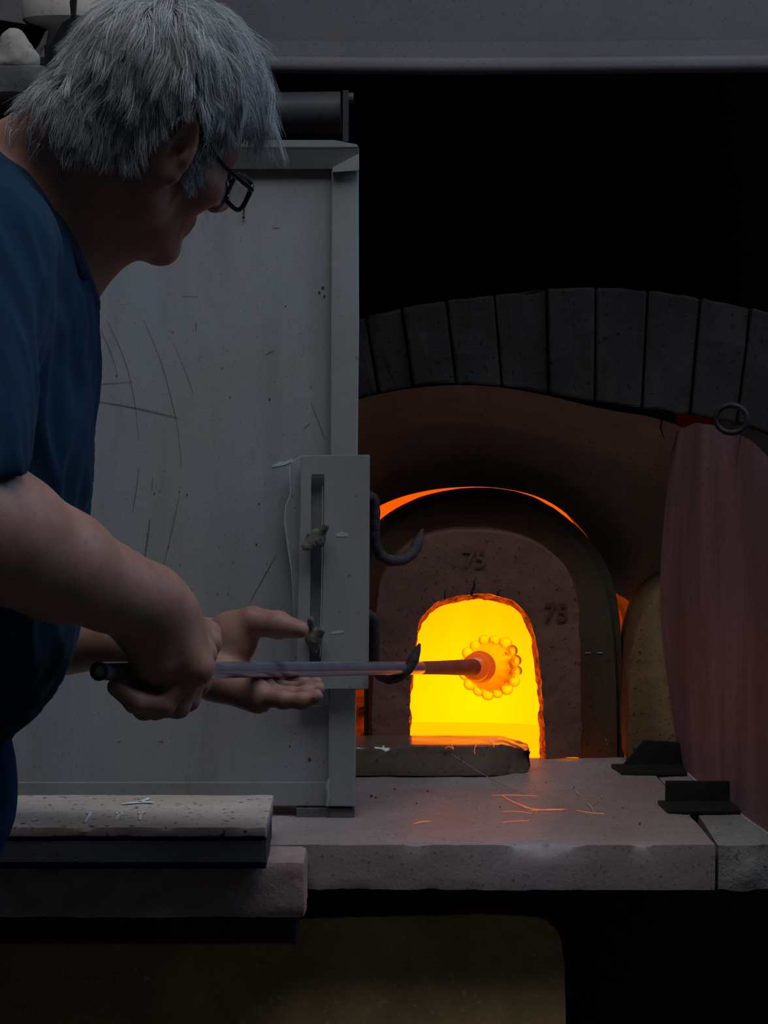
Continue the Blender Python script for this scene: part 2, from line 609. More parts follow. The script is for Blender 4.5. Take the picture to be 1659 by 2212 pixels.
# closed top of the hood, so that no daylight falls behind its face
obj('hood_top', box(-0.95, 1.3, 2.93, 4.05, zl + 0.62, zl + 0.64), M['soot'], hd)

# ---- furnace ---------------------------------------------------------------
fu = thing('furnace', 'brick glass furnace with a soot-black arch and a glowing yellow chamber', 'furnace', (0.25, 3.4, LEDGE))

# outer arch of voussoirs
outer = smooth_pts([(560, 812), (660, 745), (760, 692), (860, 668), (960, 650), (1090, 634), (1240, 622), (1400, 626), (1520, 644), (1660, 672), (1780, 712), (1900, 770)], 200)
inner = smooth_pts([(600, 985), (690, 905), (780, 856), (880, 836), (1000, 826), (1100, 834), (1200, 852), (1300, 872), (1400, 884), (1500, 896), (1600, 915), (1700, 950), (1800, 1010)], 200)


def at_x(line, x):
    return float(np.interp(x, line[:, 0], line[:, 1]))


jt = [640, 705, 790, 868, 964, 1068, 1181, 1287, 1400, 1514, 1622, 1730, 1830]
jb = [668, 735, 818, 892, 985, 1084, 1186, 1284, 1388, 1492, 1592, 1686, 1775]
for k in range(len(jt) - 1):
    g = 2.2
    top = [(x, at_x(outer, x)) for x in np.linspace(jt[k] + g, jt[k + 1] - g, 5)]
    bot = [(x, at_x(inner, x)) for x in np.linspace(jb[k + 1] - g, jb[k] + g, 5)]
    b = prism(top + bot, 3.05, 3.24, 0.0035, 2)
    bmesh.ops.triangulate(b, faces=[f for f in b.faces if len(f.verts) > 4])
    bmesh.ops.subdivide_edges(b, edges=[e for e in b.edges if e.calc_length() > 0.02], cuts=2, use_grid_fill=True)
    off = rng.uniform(-0.006, 0.006)
    for v in b.verts:
        n = fbm(v.co, 24, 3, k)
        v.co.y += off + n * 0.004
        v.co.z += 0.003 * fbm(v.co, 40, 2, k + 9)
        if v.co.z > W(0, 700, 3.05).z:
            v.co.y += max(0, n) * 0.012
    obj('brick', b, M['brick'], fu)
# dark mortar behind the bricks
bm = prism([(p[0], p[1] + 6) for p in outer[::10]] + [(p[0], p[1] - 6) for p in inner[::-10]], 3.068, 3.22)
obj('mortar', bm, M['soot'], fu)
# sooty wall above the arch
bm = prism([(430, -260), (1900, -260)] + [(p[0], p[1] - 2) for p in outer[::-10]] + [(430, 830)], 3.34, 3.5)
obj('soot_wall', bm, M['soot'], fu)

# splayed plaster front with the arched hole
hole = [(1356, 1675), (1352, 1590), (1347, 1520), (1346, 1430), (1356, 1370), (1368, 1310), (1352, 1292), (1326, 1282), (1312, 1250), (1292, 1200), (1270, 1158), (1224, 1107), (1160, 1069), (1060, 1050), (950, 1054), (870, 1071), (815, 1094), (795, 1112), (786, 1180), (792, 1240), (800, 1320), (802, 1450), (792, 1675)]
cop = [(1560, 1675), (1560, 1400), (1560, 1150), (1540, 960), (1440, 905), (1300, 884), (1200, 858), (1100, 838), (1000, 830), (880, 838), (770, 862), (660, 905), (580, 985), (560, 1100), (540, 1300), (530, 1675)]
NH = 110
hp = smooth_pts(hole, NH, 2)
cp = smooth_pts(cop, NH, 1)
D_IN, D_OUT = 3.30, 3.12
bm = bmesh.new()
rows = []
NR = 22
for i in range(NR):
    t = i / (NR - 1)
    d = D_IN + (D_OUT - D_IN) * (t ** 1.6)
    row = []
    for k in range(NH):
        a = W(hp[k][0], hp[k][1], D_IN)
        b = W(cp[k][0], cp[k][1], D_OUT)
        p = a.lerp(b, t)
        p.y = d
        fade = min(1, t * 4)
        p.y += 0.006 * fbm(p, 9, 3, 2.0) * fade + 0.0015 * fbm(p, 60, 2, 4.0) * fade
        row.append(bm.verts.new(p))
    rows.append(row)
for a, b in zip(rows[:-1], rows[1:]):
    for k in range(NH - 1):
        bm.faces.new((a[k], a[k + 1], b[k + 1], b[k]))
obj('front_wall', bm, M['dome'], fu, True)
# masonry beside the splay
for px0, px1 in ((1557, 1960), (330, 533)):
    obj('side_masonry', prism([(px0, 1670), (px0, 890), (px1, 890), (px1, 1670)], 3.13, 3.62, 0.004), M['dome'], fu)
# cracks in the plaster
bm = bmesh.new()


def on_splay(px, py):
    # depth of the splay close to the pixel, by nearest ruled point
    best = None
    for k in range(0, NH, 1):
        for t in np.linspace(0, 1, 30):
            q = hp[k] * (1 - t) + cp[k] * t
            e = (q[0] - px) ** 2 + (q[1] - py) ** 2
            if best is None or e < best[0]:
                best = (e, D_IN + (D_OUT - D_IN) * t ** 1.6)
    return W(px, py, best[1] - 0.008)


ribbon([on_splay(*p) for p in [(1424, 880), (1430, 905), (1427, 925), (1434, 948)]], [0.003, 0.0025, 0.002, 0.0008], (0, -1, 0), bm)
obj('crack', bm, M['soot'], fu)

# sides of the hole (thickness of the wall): glowing dull red
bm = bmesh.new()
ra = [W(p[0], p[1], D_IN) for p in hp]
va = [bm.verts.new(p) for p in ra]
vb = [bm.verts.new(p + Vector((0, 0.26, 0.0))) for p in ra]
for k in range(NH - 1):
    bm.faces.new((va[k], va[k + 1], vb[k + 1], vb[k]))
obj('hole_side', bm, M['hot_rim'], fu, True)
# glowing strip added behind the slit beside the door to redden it
obj('brick', pxbox(757, 790, 1300, 1662, 3.283, 3.2985, 0.002), M['hot_rim'], fu)
# chamber: a glowing barrel behind the wall
bm = bmesh.new()
zf = W(0, 1560, 3.78).z - 0.02
cc = Vector((HC.x, 3.40, zf))
prof_ = []
for y in (3.572, 3.68, 3.78):
    row = [bm.verts.new((HC.x + 0.42 * math.cos(t), y, zf + (0.52 if y < 3.75 else 0.50) * math.sin(t))) for t in np.linspace(0, math.pi, 33)]
    prof_.append(row)
for a, b in zip(prof_[:-1], prof_[1:]):
    for k in range(32):
        bm.faces.new((a[k], a[k + 1], b[k + 1], b[k]))
bm.faces.new(prof_[-1])
obj('chamber', bm, M['fire'], fu)
# casing added unseen round the chamber, so its glow cannot leak out
bm = bmesh.new()
cas = []
for y, r1, r2 in ((3.562, .425, .525), (3.70, .45, .55), (3.81, .45, .55)):
    cas.append([bm.verts.new((HC.x + r1 * math.cos(t), y, zf + r2 * math.sin(t))) for t in np.linspace(0, math.pi, NH)])
vb2 = [bm.verts.new(p + Vector((0, 0.26, 0.0))) for p in ra]
cas.insert(0, vb2)
for a, b in zip(cas[:-1], cas[1:]):
    for k in range(NH - 1):
        bm.faces.new((a[k], a[k + 1], b[k + 1], b[k]))
bm.faces.new(cas[-1])
obj('light_block', bm, M['soot'], fu)
obj('light_block_floor', box(HC.x - .46, HC.x + .46, 3.301, 3.81, zf - .06, zf + .002), M['soot'], fu)  # unseen floor, added to hold the chamber glow in
# molten glass pool with a curved back rim
bm = bmesh.new()
zp = W(0, 1560, 3.76).z
n = 40
fr, bk = [], []
for k in range(n + 1):
    x = HC.x - 0.36 + 0.72 * k / n
    fr.append(bm.verts.new((x, 3.575, zp)))
    yb = 3.76 - 0.9 * (x - HC.x + 0.06) ** 2
    bk.append(bm.verts.new((x, yb, zp)))
low = [bm.verts.new(v.co - Vector((0, 0, 0.06))) for v in fr]
for k in range(n):
    bm.faces.new((fr[k], fr[k + 1], bk[k + 1], bk[k]))
    bm.faces.new((low[k], low[k + 1], fr[k + 1], fr[k]))
# channel of glass running up to the mouth
xa, xb = W(878, 0, 3.18).x, W(1236, 0, 3.18).x
xc, xd = W(803, 0, 3.3).x, W(1346, 0, 3.3).x
for x0_, x1_, y0_, y1_ in ((xa, xb, 3.1675, 3.302), (xc, xd, 3.302, 3.578)):
    g = [bm.verts.new(p) for p in ((x0_, y0_, zp + .0004), (x1_, y0_, zp + .0004), (x1_, y1_, zp + .0004), (x0_, y1_, zp + .0004))]
    bm.faces.new(g)
obj('glass_pool', bm, M['melt'], fu)

# ---- inner collar ------------------------------------------------------------
colr = thing('arch_collar', 'dark arched fireclay collar with a stepped rim just behind the stone with the hole', 'collar', (0.16, 3.24, LEDGE))
co_out = smooth_pts([(1349, 1698), (1347, 1540), (1345, 1430), (1336, 1300), (1318, 1234), (1290, 1185), (1262, 1152), (1215, 1112), (1150, 1075), (1060, 1059), (960, 1066), (880, 1092), (815, 1134), (790, 1170), (781, 1220), (778, 1300), (786, 1400), (787, 1698)], 90)
co_mid = smooth_pts([(1334, 1698), (1332, 1540), (1330, 1430), (1318, 1310), (1298, 1245), (1270, 1196), (1240, 1160), (1195, 1122), (1140, 1090), (1060, 1076), (970, 1082), (892, 1108), (830, 1150), (806, 1185), (797, 1230), (792, 1300), (796, 1400), (796, 1698)], 90)
co_in = smooth_pts([(1250, 1698), (1248, 1500), (1246, 1400), (1240, 1310), (1222, 1250), (1190, 1205), (1150, 1172), (1100, 1156), (1030, 1152), (960, 1160), (900, 1180), (860, 1215), (835, 1260), (820, 1310), (815, 1400), (812, 1500), (810, 1698)], 90)


def band(sections, name, mat, parent, jit=0.0, smooth=True):
    """surface through open lines given as (pixel line, depth)"""
    bm = bmesh.new()
    rows = []
    for j, (ln, d) in enumerate(sections):
        row = []
        for p in ln:
            q = W(p[0], p[1], d)
            if jit:
                q += Vector((fbm(q, 50, 2, 1.0), fbm(q, 50, 2, 3.0), fbm(q, 50, 2, 5.0))) * jit
            row.append(bm.verts.new(q))
        rows.append(row)
    for a, b in zip(rows[:-1], rows[1:]):
        for k in range(len(a) - 1):
            bm.faces.new((a[k], a[k + 1], b[k + 1], b[k]))
    return obj(name, bm, mat, parent, smooth)


def scaled(line, d0, d1):
    """pixel line whose world outline at depth d0 is moved straight back to d1"""
    return [(CX + (p[0] - CX) * d0 / d1, HY + (p[1] - HY) * d0 / d1) for p in line]


co_mid2 = co_mid + (co_out - co_mid) * 0.08
band([(co_in, 3.212), (co_mid, 3.212), (co_mid2, 3.217)], 'collar_face', M['collar'], colr, 0.0006)
band([(co_mid2, 3.217), (co_mid2 + (co_out - co_mid2) * .3, 3.2235), (co_out, 3.2245), (scaled(co_out, 3.2245, 3.265), 3.265), (scaled(co_out, 3.2245, 3.304), 3.304)], 'collar_rim', M['collar'], colr, 0.0006)
bm = bmesh.new()
for (a, b, w) in (((1264, 1410), (1276, 1410), .0018), ((1290, 1410), (1302, 1410), .0016), ((1308, 1595), (1309, 1600), .001), ((1311, 1606), (1313, 1609), .001)):
    obj('chip_mark', ribbon([W(*a, 3.2105), W(*b, 3.2105)], w, (0, -1, 0)), M['chip'], colr)

# ---- stone with the working hole -------------------------------------------------
pl = thing('working_hole_stone', 'arched pinkish brown fireclay stone with a ragged glowing hole in the middle', 'firestone', (0.12, 3.17, LEDGE))
po = smooth_pts([(1258, 1636), (1257, 1500), (1255, 1400), (1252, 1310), (1243, 1262), (1222, 1222), (1180, 1182), (1128, 1158), (1070, 1146), (1000, 1143), (930, 1153), (882, 1175), (845, 1207), (822, 1245), (811, 1300), (806, 1400), (802, 1500), (800, 1640)], 120)
pi_ = smooth_pts([(1180, 1640), (1177, 1590), (1174, 1530), (1169, 1470), (1163, 1410), (1154, 1362), (1139, 1328), (1114, 1300), (1080, 1285), (1020, 1282), (966, 1291), (928, 1309), (909, 1336), (900, 1368), (895, 1410), (890, 1470), (886, 1530), (884, 1640)], 120)
DP = 3.15


def rough_line(line, amp, seed):
    out = []
    for k, p in enumerate(line):
        q = Vector((p[0] * 0.03, p[1] * 0.03, seed))
        out.append((p[0] + amp * mn.fractal(q, .8, 2, 4), p[1] + amp * mn.fractal(q + Vector((9, 4, 2)), .8, 2, 4)))
    return np.array(out)


pi_r = rough_line(pi_, 3.0, 1.0)
po_b = np.array(scaled(po, DP, DP + 0.055))
secs = []
for t, d in ((0.0, DP + 0.004), (0.03, DP), (0.2, DP - 0.001), (0.4, DP - 0.001), (0.6, DP - 0.001), (0.8, DP), (0.95, DP + 0.0005), (1.0, DP + 0.0015)):
    secs.append((po + (pi_r - po) * t, d))
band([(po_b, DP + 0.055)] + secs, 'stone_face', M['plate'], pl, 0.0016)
# ragged inner edge, glowing
inn = []
for j, (d, amp, sh) in enumerate(((DP + 0.0015, 0, 1.0), (DP + 0.003, 1.0, 1.003), (DP + 0.012, 3.0, 1.014), (DP + 0.026, 3.4, 1.024), (DP + 0.04, 3.4, 1.032), (DP + 0.055, 2.5, 1.030))):
    wgt = np.clip((0.70 - np.arange(len(po)) / len(po)) / 0.12, 0.18, 1.0)[:, None]
    dirv = (pi_r - po) / np.linalg.norm(pi_r - po, axis=1, keepdims=True)
    ln = pi_r + dirv * wgt * (sh - 1.0) * 400
    if amp:
        ln = rough_line(ln, amp, 3.0 + j * 0.35)
    inn.append((ln, d))
band(inn, 'hole_edge', M['hot_edge'], pl, 0.0022, False)
# cracks above the hole, and the stamped numbers
bm = bmesh.new()
for kk, (pts, w) in enumerate((([(1018, 1287), (1020, 1275), (1025, 1264), (1024, 1256), (1029, 1249)], [.004, .003, .003, .0022, .001]),
               ([(1074, 1288), (1076, 1279), (1083, 1274)], [.003, .002, .001]),
               ([(962, 1296), (960, 1284), (964, 1272)], [.002, .0016, .0008]))):
    obj('crack', ribbon([W(p[0], p[1], DP - 0.004) for p in pts], w, (0, -1, 0)), M['crack'], pl)


def text_obj(name, body, px, py, d, height_px, mat, parent, rot=0.0, squeeze=1.0):
    cu = bpy.data.curves.new(name, 'FONT')
    cu.body = body
    cu.size = height_px / F * d / 0.7
    cu.extrude = 0.0001
    cu.resolution_u = 3
    cu.offset = 0.0006
    to = bpy.data.objects.new(name, cu)
    COL.objects.link(to)
    dg = bpy.context.evaluated_depsgraph_get()
    me = bpy.data.meshes.new_from_object(to.evaluated_get(dg))
    COL.objects.unlink(to)
    bpy.data.objects.remove(to)
    me.transform(Matrix.Translation(W(px, py, d)) @ Matrix.Rotation(math.pi / 2, 4, 'X') @ Matrix.Rotation(rot, 4, 'Z') @ Matrix.Diagonal((squeeze, 1, 1, 1)))
    return new_obj(name, me, mat, parent)


text_obj('stamped_number', '75', 1174, 1340, DP - 0.0036, 38, simple('stamped_number', (0.135, 0.062, 0.044), 0.95, 0, 0.05), pl, -0.03)
text_obj('stamped_number', '75', 1000, 1224, DP - 0.0036, 36, M['stamp'], pl, 0.0)
bpy.data.objects['stamped_number.001'].data.materials[0] = simple('faint_stamp', (0.185, 0.085, 0.060), 0.95, 0, 0.05)

# ---- right pier -----------------------------------------------------------------
pier_pts = smooth_pts([(1356, 1640), (1357, 1540), (1359, 1455), (1366, 1395), (1378, 1345), (1402, 1298), (1436, 1266), (1478, 1250)], 24, 1)
b = stone_box(W(1356, 0, 3.12).x, W(1560, 0, 3.12).x, 3.12, 3.285, LEDGE + 0.0004, W(0, 1247, 3.12).z, 0.006, 0.0022, 20, 0.004, 30, 1.0)
pz = [W(p[0], p[1], 3.12) for p in pier_pts]
for v in b.verts:
    zz_ = [p.z for p in pz]
    xl_ = float(np.interp(v.co.z, zz_, [p.x for p in pz]))
    xr_ = W(1560, 0, 3.12).x
    if v.co.z > LEDGE + 0.002:
        v.co.x = xr_ - (xr_ - v.co.x) * (xr_ - xl_) / (xr_ - pz[0].x)
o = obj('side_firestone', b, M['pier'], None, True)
tag(o, 'greenish yellow fireclay stone with a rounded corner standing right of the furnace arch', 'firestone')

# ---- ledge of stone slabs ----------------------------------------------------------
zt, zbm = LEDGE, LEDGE - 0.052
b = stone_box(-0.62, 0.372, 2.628, 3.166, zbm, zt, 0.0085, 0.0011, 26, 0.0075, 26, 3.0, round_r=0.0022)
# slanted right joint and the big chip of the front edge
for v in b.verts:
    if v.co.x > 0.30:
        v.co.x -= (v.co.y - 2.628) * 0.045 * (v.co.x - 0.30) / 0.072
    cpx = (v.co.x - W(1180, 0, 2.628).x) / 0.05
    if abs(cpx) < 1 and v.co.y < 2.66 and v.co.z > zt - 0.02:
        k = (1 - cpx * cpx) * max(0, 1 - (v.co.y - 2.628) / 0.012) * max(0, 1 - (zt - v.co.z) / 0.02)
        v.co.z -= 0.009 * k * (0.5 + abs(fbm(v.co, 60, 2)))
        v.co.y += 0.005 * k
o = obj('stone_slab', b, M['slab'], None, True)
tag(o, 'large pinkish stone slab forming the ledge in front of the glowing hole', 'stone slab')
b = stone_box(0.3745, 0.80, 2.632, 2.8695, zbm - 0.001, zt - 0.001, 0.0085, 0.0012, 26, 0.006, 26, 8.0, face_amp=0.007, round_r=0.0025)
o = obj('stone_slab', b, M['slab_grey'], None, True)
tag(o, 'grey stone slab with a rough broken front at the right end of the ledge', 'stone slab')
b = stone_box(0.363, 0.80, 2.871, 3.22, zbm, zt - 0.0015, 0.012, 0.001, 26, 0.002, 26, 5.0)
for v in b.verts:
    if v.co.x < 0.40:
        v.co.x -= (v.co.y - 2.872) * 0.045 * (0.40 - v.co.x) / 0.034
o = obj('stone_slab', b, M['slab'], None, True)
tag(o, 'back stone slab partly under the two angle irons by the red steel sheet', 'stone slab')

# steel beam under the ledge, dark base wall
b = box(W(0, 0, 2.66).x - 0.10, 0.85, 2.668, 2.8595, zbm - 0.0125, zbm - 0.0008, 0.001)
bb = obj('support_beam', b, M['black_iron'])
tag(bb, 'flat black steel bar carrying the stone ledge along its underside', 'steel bar')
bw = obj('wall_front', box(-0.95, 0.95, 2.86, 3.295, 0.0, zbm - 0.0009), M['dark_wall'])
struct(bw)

# ---- sill bar before the hole ---------------------------------------------------------
a = ground(1062, 1678)
x1 = W(1100, 0, 3.02).x
zs = LEDGE + 0.0405
b = stone_box(W(560, 0, 3.02).x, W(1144, 0, 3.06).x, 3.022, 3.108, LEDGE + 0.0005, zs, 0.006, 0.0006, 22, 0.004, 30, 2.0, round_r=0.0045)
xa = W(1055, 0, 3.02).x
xe = W(1144, 0, 3.06).x
for v in b.verts:
    t = (v.co.x - xa) / (xe - xa)
    if t > 0:
        # broken right end: front corner cut back, top worn down
        ycut = 3.022 + 0.052 * max(0, t) ** 1.2 * (0.85 + 0.25 * fbm(v.co, 40, 3, 1))
        if v.co.y < ycut:
            v.co.y = ycut
        zc = zs - 0.012 * max(0, t - 0.35) / 0.65 - 0.004 * abs(fbm(v.co, 50, 3, 4)) * t
        if v.co.z > zc:
            v.co.z = zc
        v.co += Vector((fbm(v.co, 45, 3, 7), fbm(v.co, 45, 3, 8), 0)) * 0.004 * min(1, t * 2)
    v.co.z = max(v.co.z, LEDGE + 0.0004)
o = obj('sill_brick', b, M['sill'], None, True)
tag(o, 'long glazed firebrick with a broken right end lying before the glowing hole', 'firebrick')

# ---- angle irons and the red shield ------------------------------------------------------


def angle_iron(name, label, vert_pts, dv, foot_px, dfoot, th=0.004):
    t = thing(name, label, 'angle iron', (W(foot_px[0], 0, dv).x, dv, LEDGE))
    obj('upright_leg', prism(vert_pts, dv, dv + th, 0.0008), M['black_iron'], t)
    xa_, xb_ = W(foot_px[0], 0, dfoot).x, W(foot_px[1], 0, dfoot).x
    b = box(xa_, xb_, dfoot, dv + th, LEDGE + 0.0002, LEDGE + 0.0052, 0.0012)
    for v in b.verts:
        if v.co.x < xa_ + 0.004:
            v.co.x += foot_px[2] * max(0, 1 - (v.co.y - dfoot) / (dv - dfoot))
    obj('foot_leg', b, M['black_iron'], t)
    return t


angle_iron('angle_iron', 'black angle iron with one slanted corner standing near the furnace mouth', [(1346, 1652), (1391, 1599), (1474, 1604), (1486, 1658), (1486, 1660), (1346, 1659)], 3.085, (1329, 1485, 0.009), 3.035, 0.005)
angle_iron('angle_iron', 'black angle iron with square corners on the joint at the right of the ledge', [(1437, 1742), (1438, 1687), (1577, 1688), (1596, 1735), (1596, 1745), (1437, 1745)], 2.845, (1433, 1600, 0.006), 2.792, 0.005)

sh = thing('heat_shield', 'tall reddish brown sheet steel shield standing on edge at the right of the furnace', 'shield', (W(1580, 0, 2.9).x, 2.9, LEDGE))
bm = bmesh.new()
NS, NZ = 46, 40
plan = smooth_pts([(W(1470, 0, 3.105).x, 3.105), (W(1487, 0, 3.06).x, 3.06), (W(1512, 0, 2.99).x, 2.99), (W(1560, 0, 2.88).x, 2.88), (W(1612, 0, 2.775).x, 2.775), (W(1665, 0, 2.68).x, 2.68), (W(1720, 0, 2.58).x, 2.58)], NS, 2)
topln = np.array([(1455, 1120), (1462, 1010), (1480, 930), (1515, 914), (1545, 918), (1585, 934), (1625, 953), (1659, 986), (1690, 1030), (1725, 1100)], float)
rows = []
for i in range(NS):
    x, y = plan[i]
    px0 = CX + x * F / y
    ztop = CAMZ - (float(np.interp(px0, topln[:, 0], topln[:, 1])) - HY) / F * y
    row = []
    for j in range(NZ + 1):
        t = j / NZ
        z = LEDGE + 0.0004 + (ztop - LEDGE) * t
        bulge = -0.020 * math.sin(math.pi * min(1, t * 1.0)) * max(0, 1 - i / 16) - 0.012 * t * max(0, 1 - i / 24)
        p = Vector((x + bulge, y, z))
        p.x += 0.0025 * fbm(p, 5, 2, 3)
        # folded seam
        if 13 <= i <= 15:
            p.x -= 0.0050 if i == 14 else 0.0012
        row.append(bm.verts.new(p))
    rows.append(row)
for a_, b_ in zip(rows[:-1], rows[1:]):
    for j in range(NZ):
        bm.faces.new((a_[j], a_[j + 1], b_[j + 1], b_[j]))
r = bmesh.ops.solidify(bm, geom=bm.faces[:], thickness=0.002)
obj('shield_sheet', bm, M['shield'], sh, True)
rc = W(1580, 905, 2.80)
ring = [rc + Vector((math.cos(t) * 0.0185 * 0.6, math.sin(t) * 0.0 - math.cos(t) * 0.010, math.sin(t) * 0.0175)) for t in np.linspace(0, 2 * math.pi, 33)[:-1]]
ring = [rc + Vector((math.cos(t) * 0.0180, -math.cos(t) * 0.006, math.sin(t) * 0.0165)) for t in np.linspace(0, 2 * math.pi, 33)[:-1]]
obj('ring_handle', tube(ring, 0.0036, 10, closed=True), M['black_iron'], sh, True)
# ------------------------------------------------------------------ tall painted steel door
DD = 2.77
dr = thing('sliding_furnace_door', 'tall grey painted sheet steel door with an angle iron frame standing left of the furnace arch', 'door', (W(300, 0, DD).x, DD, LEDGE))
# recessed sheet
bm = pxbox(-330, 722, 340, 1742, DD + 0.010, DD + 0.016)
obj('door_panel', bm, M['paint'], dr)
# upright of the frame (right) and the back of the door
prism_pts = [(716, 362), (774, 356), (775, 700), (772, 1000), (769, 1400), (767, 1743), (709, 1742), (710, 1500), (713, 1000)]
obj('frame_upright', prism(prism_pts, DD, DD + 0.045, 0.0015), M['paint_worn'], dr)
obj('frame_upright', pxbox(-360, -318, 350, 1742, DD, DD + 0.045, 0.0015), M['paint_worn'], dr)
# bottom rail: same sheet folded, only a fine seam shows
obj('bottom_rail', pxbox(-318, 707, 1690, 1741, DD + 0.0075, DD + 0.03, 0.001), M['paint_worn'], dr)
# top rail with its sloped flange
bm = bmesh.new()
rl_ = [(DD - 0.0115, 318), (DD - 0.0005, 364), (DD + 0.03, 364), (DD + 0.03, 318)]
xa_, xb_ = W(-360, 0, DD).x, W(775, 0, DD - .01).x
L_ = [bm.verts.new((xa_, d, W(0, py, DD - .005).z)) for d, py in rl_]
R_ = [bm.verts.new((xb_, d, W(0, py, DD - .005).z)) for d, py in rl_]
bm.faces.new(L_)
bm.faces.new(R_[::-1])
for i in range(4):
    bm.faces.new((L_[i], R_[i], R_[(i + 1) % 4], L_[(i + 1) % 4]))
obj('top_rail', bm, M['paint_worn'], dr)
bm = bmesh.new()
za, zb_ = W(0, 301, DD + .02).z, W(0, 319, DD - .012).z
x0_, x1_ = W(-360, 0, DD).x, W(758, 0, DD).x
x2_ = W(775, 0, DD - .012).x
pr = [((x0_, DD + 0.03, za + .001), (x0_, DD - 0.0115, zb_)), ((x1_ - 0.02, DD + 0.03, za), (x1_ - 0.02, DD - 0.0115, zb_)), ((x2_ - 0.003, DD + 0.03, za - 0.005), (x2_, DD - 0.0115, zb_ + 0.0005))]
vv = [(bm.verts.new(a), bm.verts.new(b)) for a, b in pr]
for a, b in zip(vv[:-1], vv[1:]):
    bm.faces.new((a[0], a[1], b[1], b[0]))
bmesh.ops.solidify(bm, geom=bm.faces[:], thickness=0.002)
obj('top_flange', bm, M['paint_worn'], dr)
# worn corner patch
obj('corner_gusset', prism([(718, 362), (775, 332), (775, 368), (718, 372)], DD - 0.0105, DD - 0.0015, 0.0003), M['paint_worn'], dr)
# foot under the corner
obj('door_foot', pxbox(640, 766, 1746, 1772, DD + 0.004, DD + 0.04, 0.001), M['ash_slab'], dr)
# weld bead at the bottom of the upright
bm = tube([W(710, 1684, DD - .001), W(706, 1700, DD - .001), W(709, 1718, DD - .001), W(706, 1741, DD - .001)], [0.0015, 0.0032, 0.0026, 0.002], 8)
obj('weld_bead', bm, M['paint'], dr, True)
# loose backing strip behind the pipe rest
strip = [(650, 992), (628, 1002), (629, 1066), (618, 1094), (616, 1124), (624, 1186), (632, 1240), (634, 1330), (636, 1420), (640, 1522), (660, 1529), (690, 1527), (710, 1521), (708, 1300), (712, 992)]
obj('backing_strip', prism(strip, DD - 0.006, DD - 0.003), M['paint'], dr)
owp = simple('old_white_paint', (0.46, 0.52, 0.54), 0.9)
ed = [(626, 1008), (628, 1066), (617, 1094), (615, 1124), (623, 1186), (630, 1236), (633, 1290), (634, 1330)]
obj('chalk_mark', ribbon([W(p[0], p[1], DD - .0066) for p in ed], [.0012, .0014, .0016, .0018, .0019, .0012, .0010, .0006], (0, -1, 0)), owp, dr)
obj('chalk_mark', ribbon([W(p[0], p[1], DD - .0067) for p in [(628, 999), (650, 986), (664, 984), (690, 985), (714, 984)]], [.0014, .0012, .0008, .0011, .0006], (0, -1, 0)), owp, dr)
obj('chalk_mark', ribbon([W(p[0], p[1], DD + .0094) for p in [(588, 1008), (604, 1002), (618, 1000), (632, 992)]], [.002, .005, .004, .003], (0, -1, 0)), owp, dr)
obj('chalk_mark', ribbon([W(p[0], p[1], DD - .0067) for p in [(612, 1527), (634, 1525)]], [.003, .003], (0, -1, 0)), owp, dr)
obj('chalk_mark', ribbon([W(p[0], p[1], DD - .0067) for p in [(664, 1524), (688, 1526)]], [.0016, .0012], (0, -1, 0)), owp, dr)
# scratches on the panel
bm = bmesh.new()
scr = [([(205, 866), (290, 880), (386, 903)], 1.3), ([(230, 690), (255, 740), (278, 800), (292, 870), (300, 950)], 0.8), ([(310, 690), (345, 770), (368, 850), (386, 930), (392, 1010)], 0.8),
       ([(212, 700), (240, 760), (256, 815)], 0.7), ([(375, 740), (400, 800), (418, 850)], 0.6), ([(187, 832), (240, 828), (290, 824)], 0.7), ([(424, 697), (423, 716)], 1.0),
       ([(324, 1122), (318, 1170), (312, 1210)], 1.8), ([(300, 1010), (296, 1050), (286, 1110)], 0.8), ([(388, 1070), (366, 1170), (352, 1226)], 0.8), ([(596, 1200), (570, 1246), (540, 1300)], 1.0),
       ([(672, 870), (690, 915), (702, 950)], 0.8), ([(656, 926), (670, 914)], 1.0), ([(330, 1030), (328, 1060)], 0.8), ([(588, 492), (604, 492)], 0.9), ([(394, 640), (430, 640)], 0.6), ([(574, 766), (592, 757)], 1.0)]
for pts, w in scr:
    ps = smooth_pts([(p[0], p[1]) for p in pts], 10, 1) if len(pts) > 2 else resample(pts, 3)
    ws = [w * 0.00055 * (0.5 + math.sin(math.pi * (i + .6) / (len(ps) + .2))) for i in range(len(ps))]
    obj('scratch', ribbon([W(p[0], p[1], DD + .0094) for p in ps], ws, (0, -1, 0)), M['scratch'], dr)
# black paint chips
bm = bmesh.new()
for px, py, r in ((582, 862, 2.6), (697, 622, 4), (690, 632, 3), (701, 640, 2.5), (497, 858, 1.6), (617, 662, 1.5), (252, 812, 1.8), (554, 1176, 2.4), (404, 1068, 2.2), (364, 1182, 1.8), (334, 1066, 1.8), (345, 1060, 1.4), (388, 1062, 1.6), (668, 1640, 3.6), (626, 1612, 2.2), (577, 1218, 1.3), (560, 1088, 1.8), (493, 1284, 1.6), (470, 1284, 1.4), (700, 1646, 1.4)):
    c = W(px, py, DD + .0095)
    n = 9
    vs = [bm.verts.new(c + Vector((math.cos(t) * r / F * DD * random.uniform(.5, 1.2), 0, math.sin(t) * r / F * DD * random.uniform(.7, 1.6)))) for t in np.linspace(0, 2 * math.pi, n + 1)[:-1]]
    bm.faces.new(vs)
o = obj('paint_chips', bm, M['stamp'], dr)
o['kind'] = 'stuff'
# thin nail hanging under the top rail
bm = tube([W(529, 425, DD + .007), W(527, 450, DD + .007), W(526, 467, DD + .007), W(526, 469, DD + .007), W(526, 472, DD + .007)], [.0009, .0009, .0009, .0019, .0012], 8)
obj('hanging_pin', bm, M['black_iron'], dr, True)

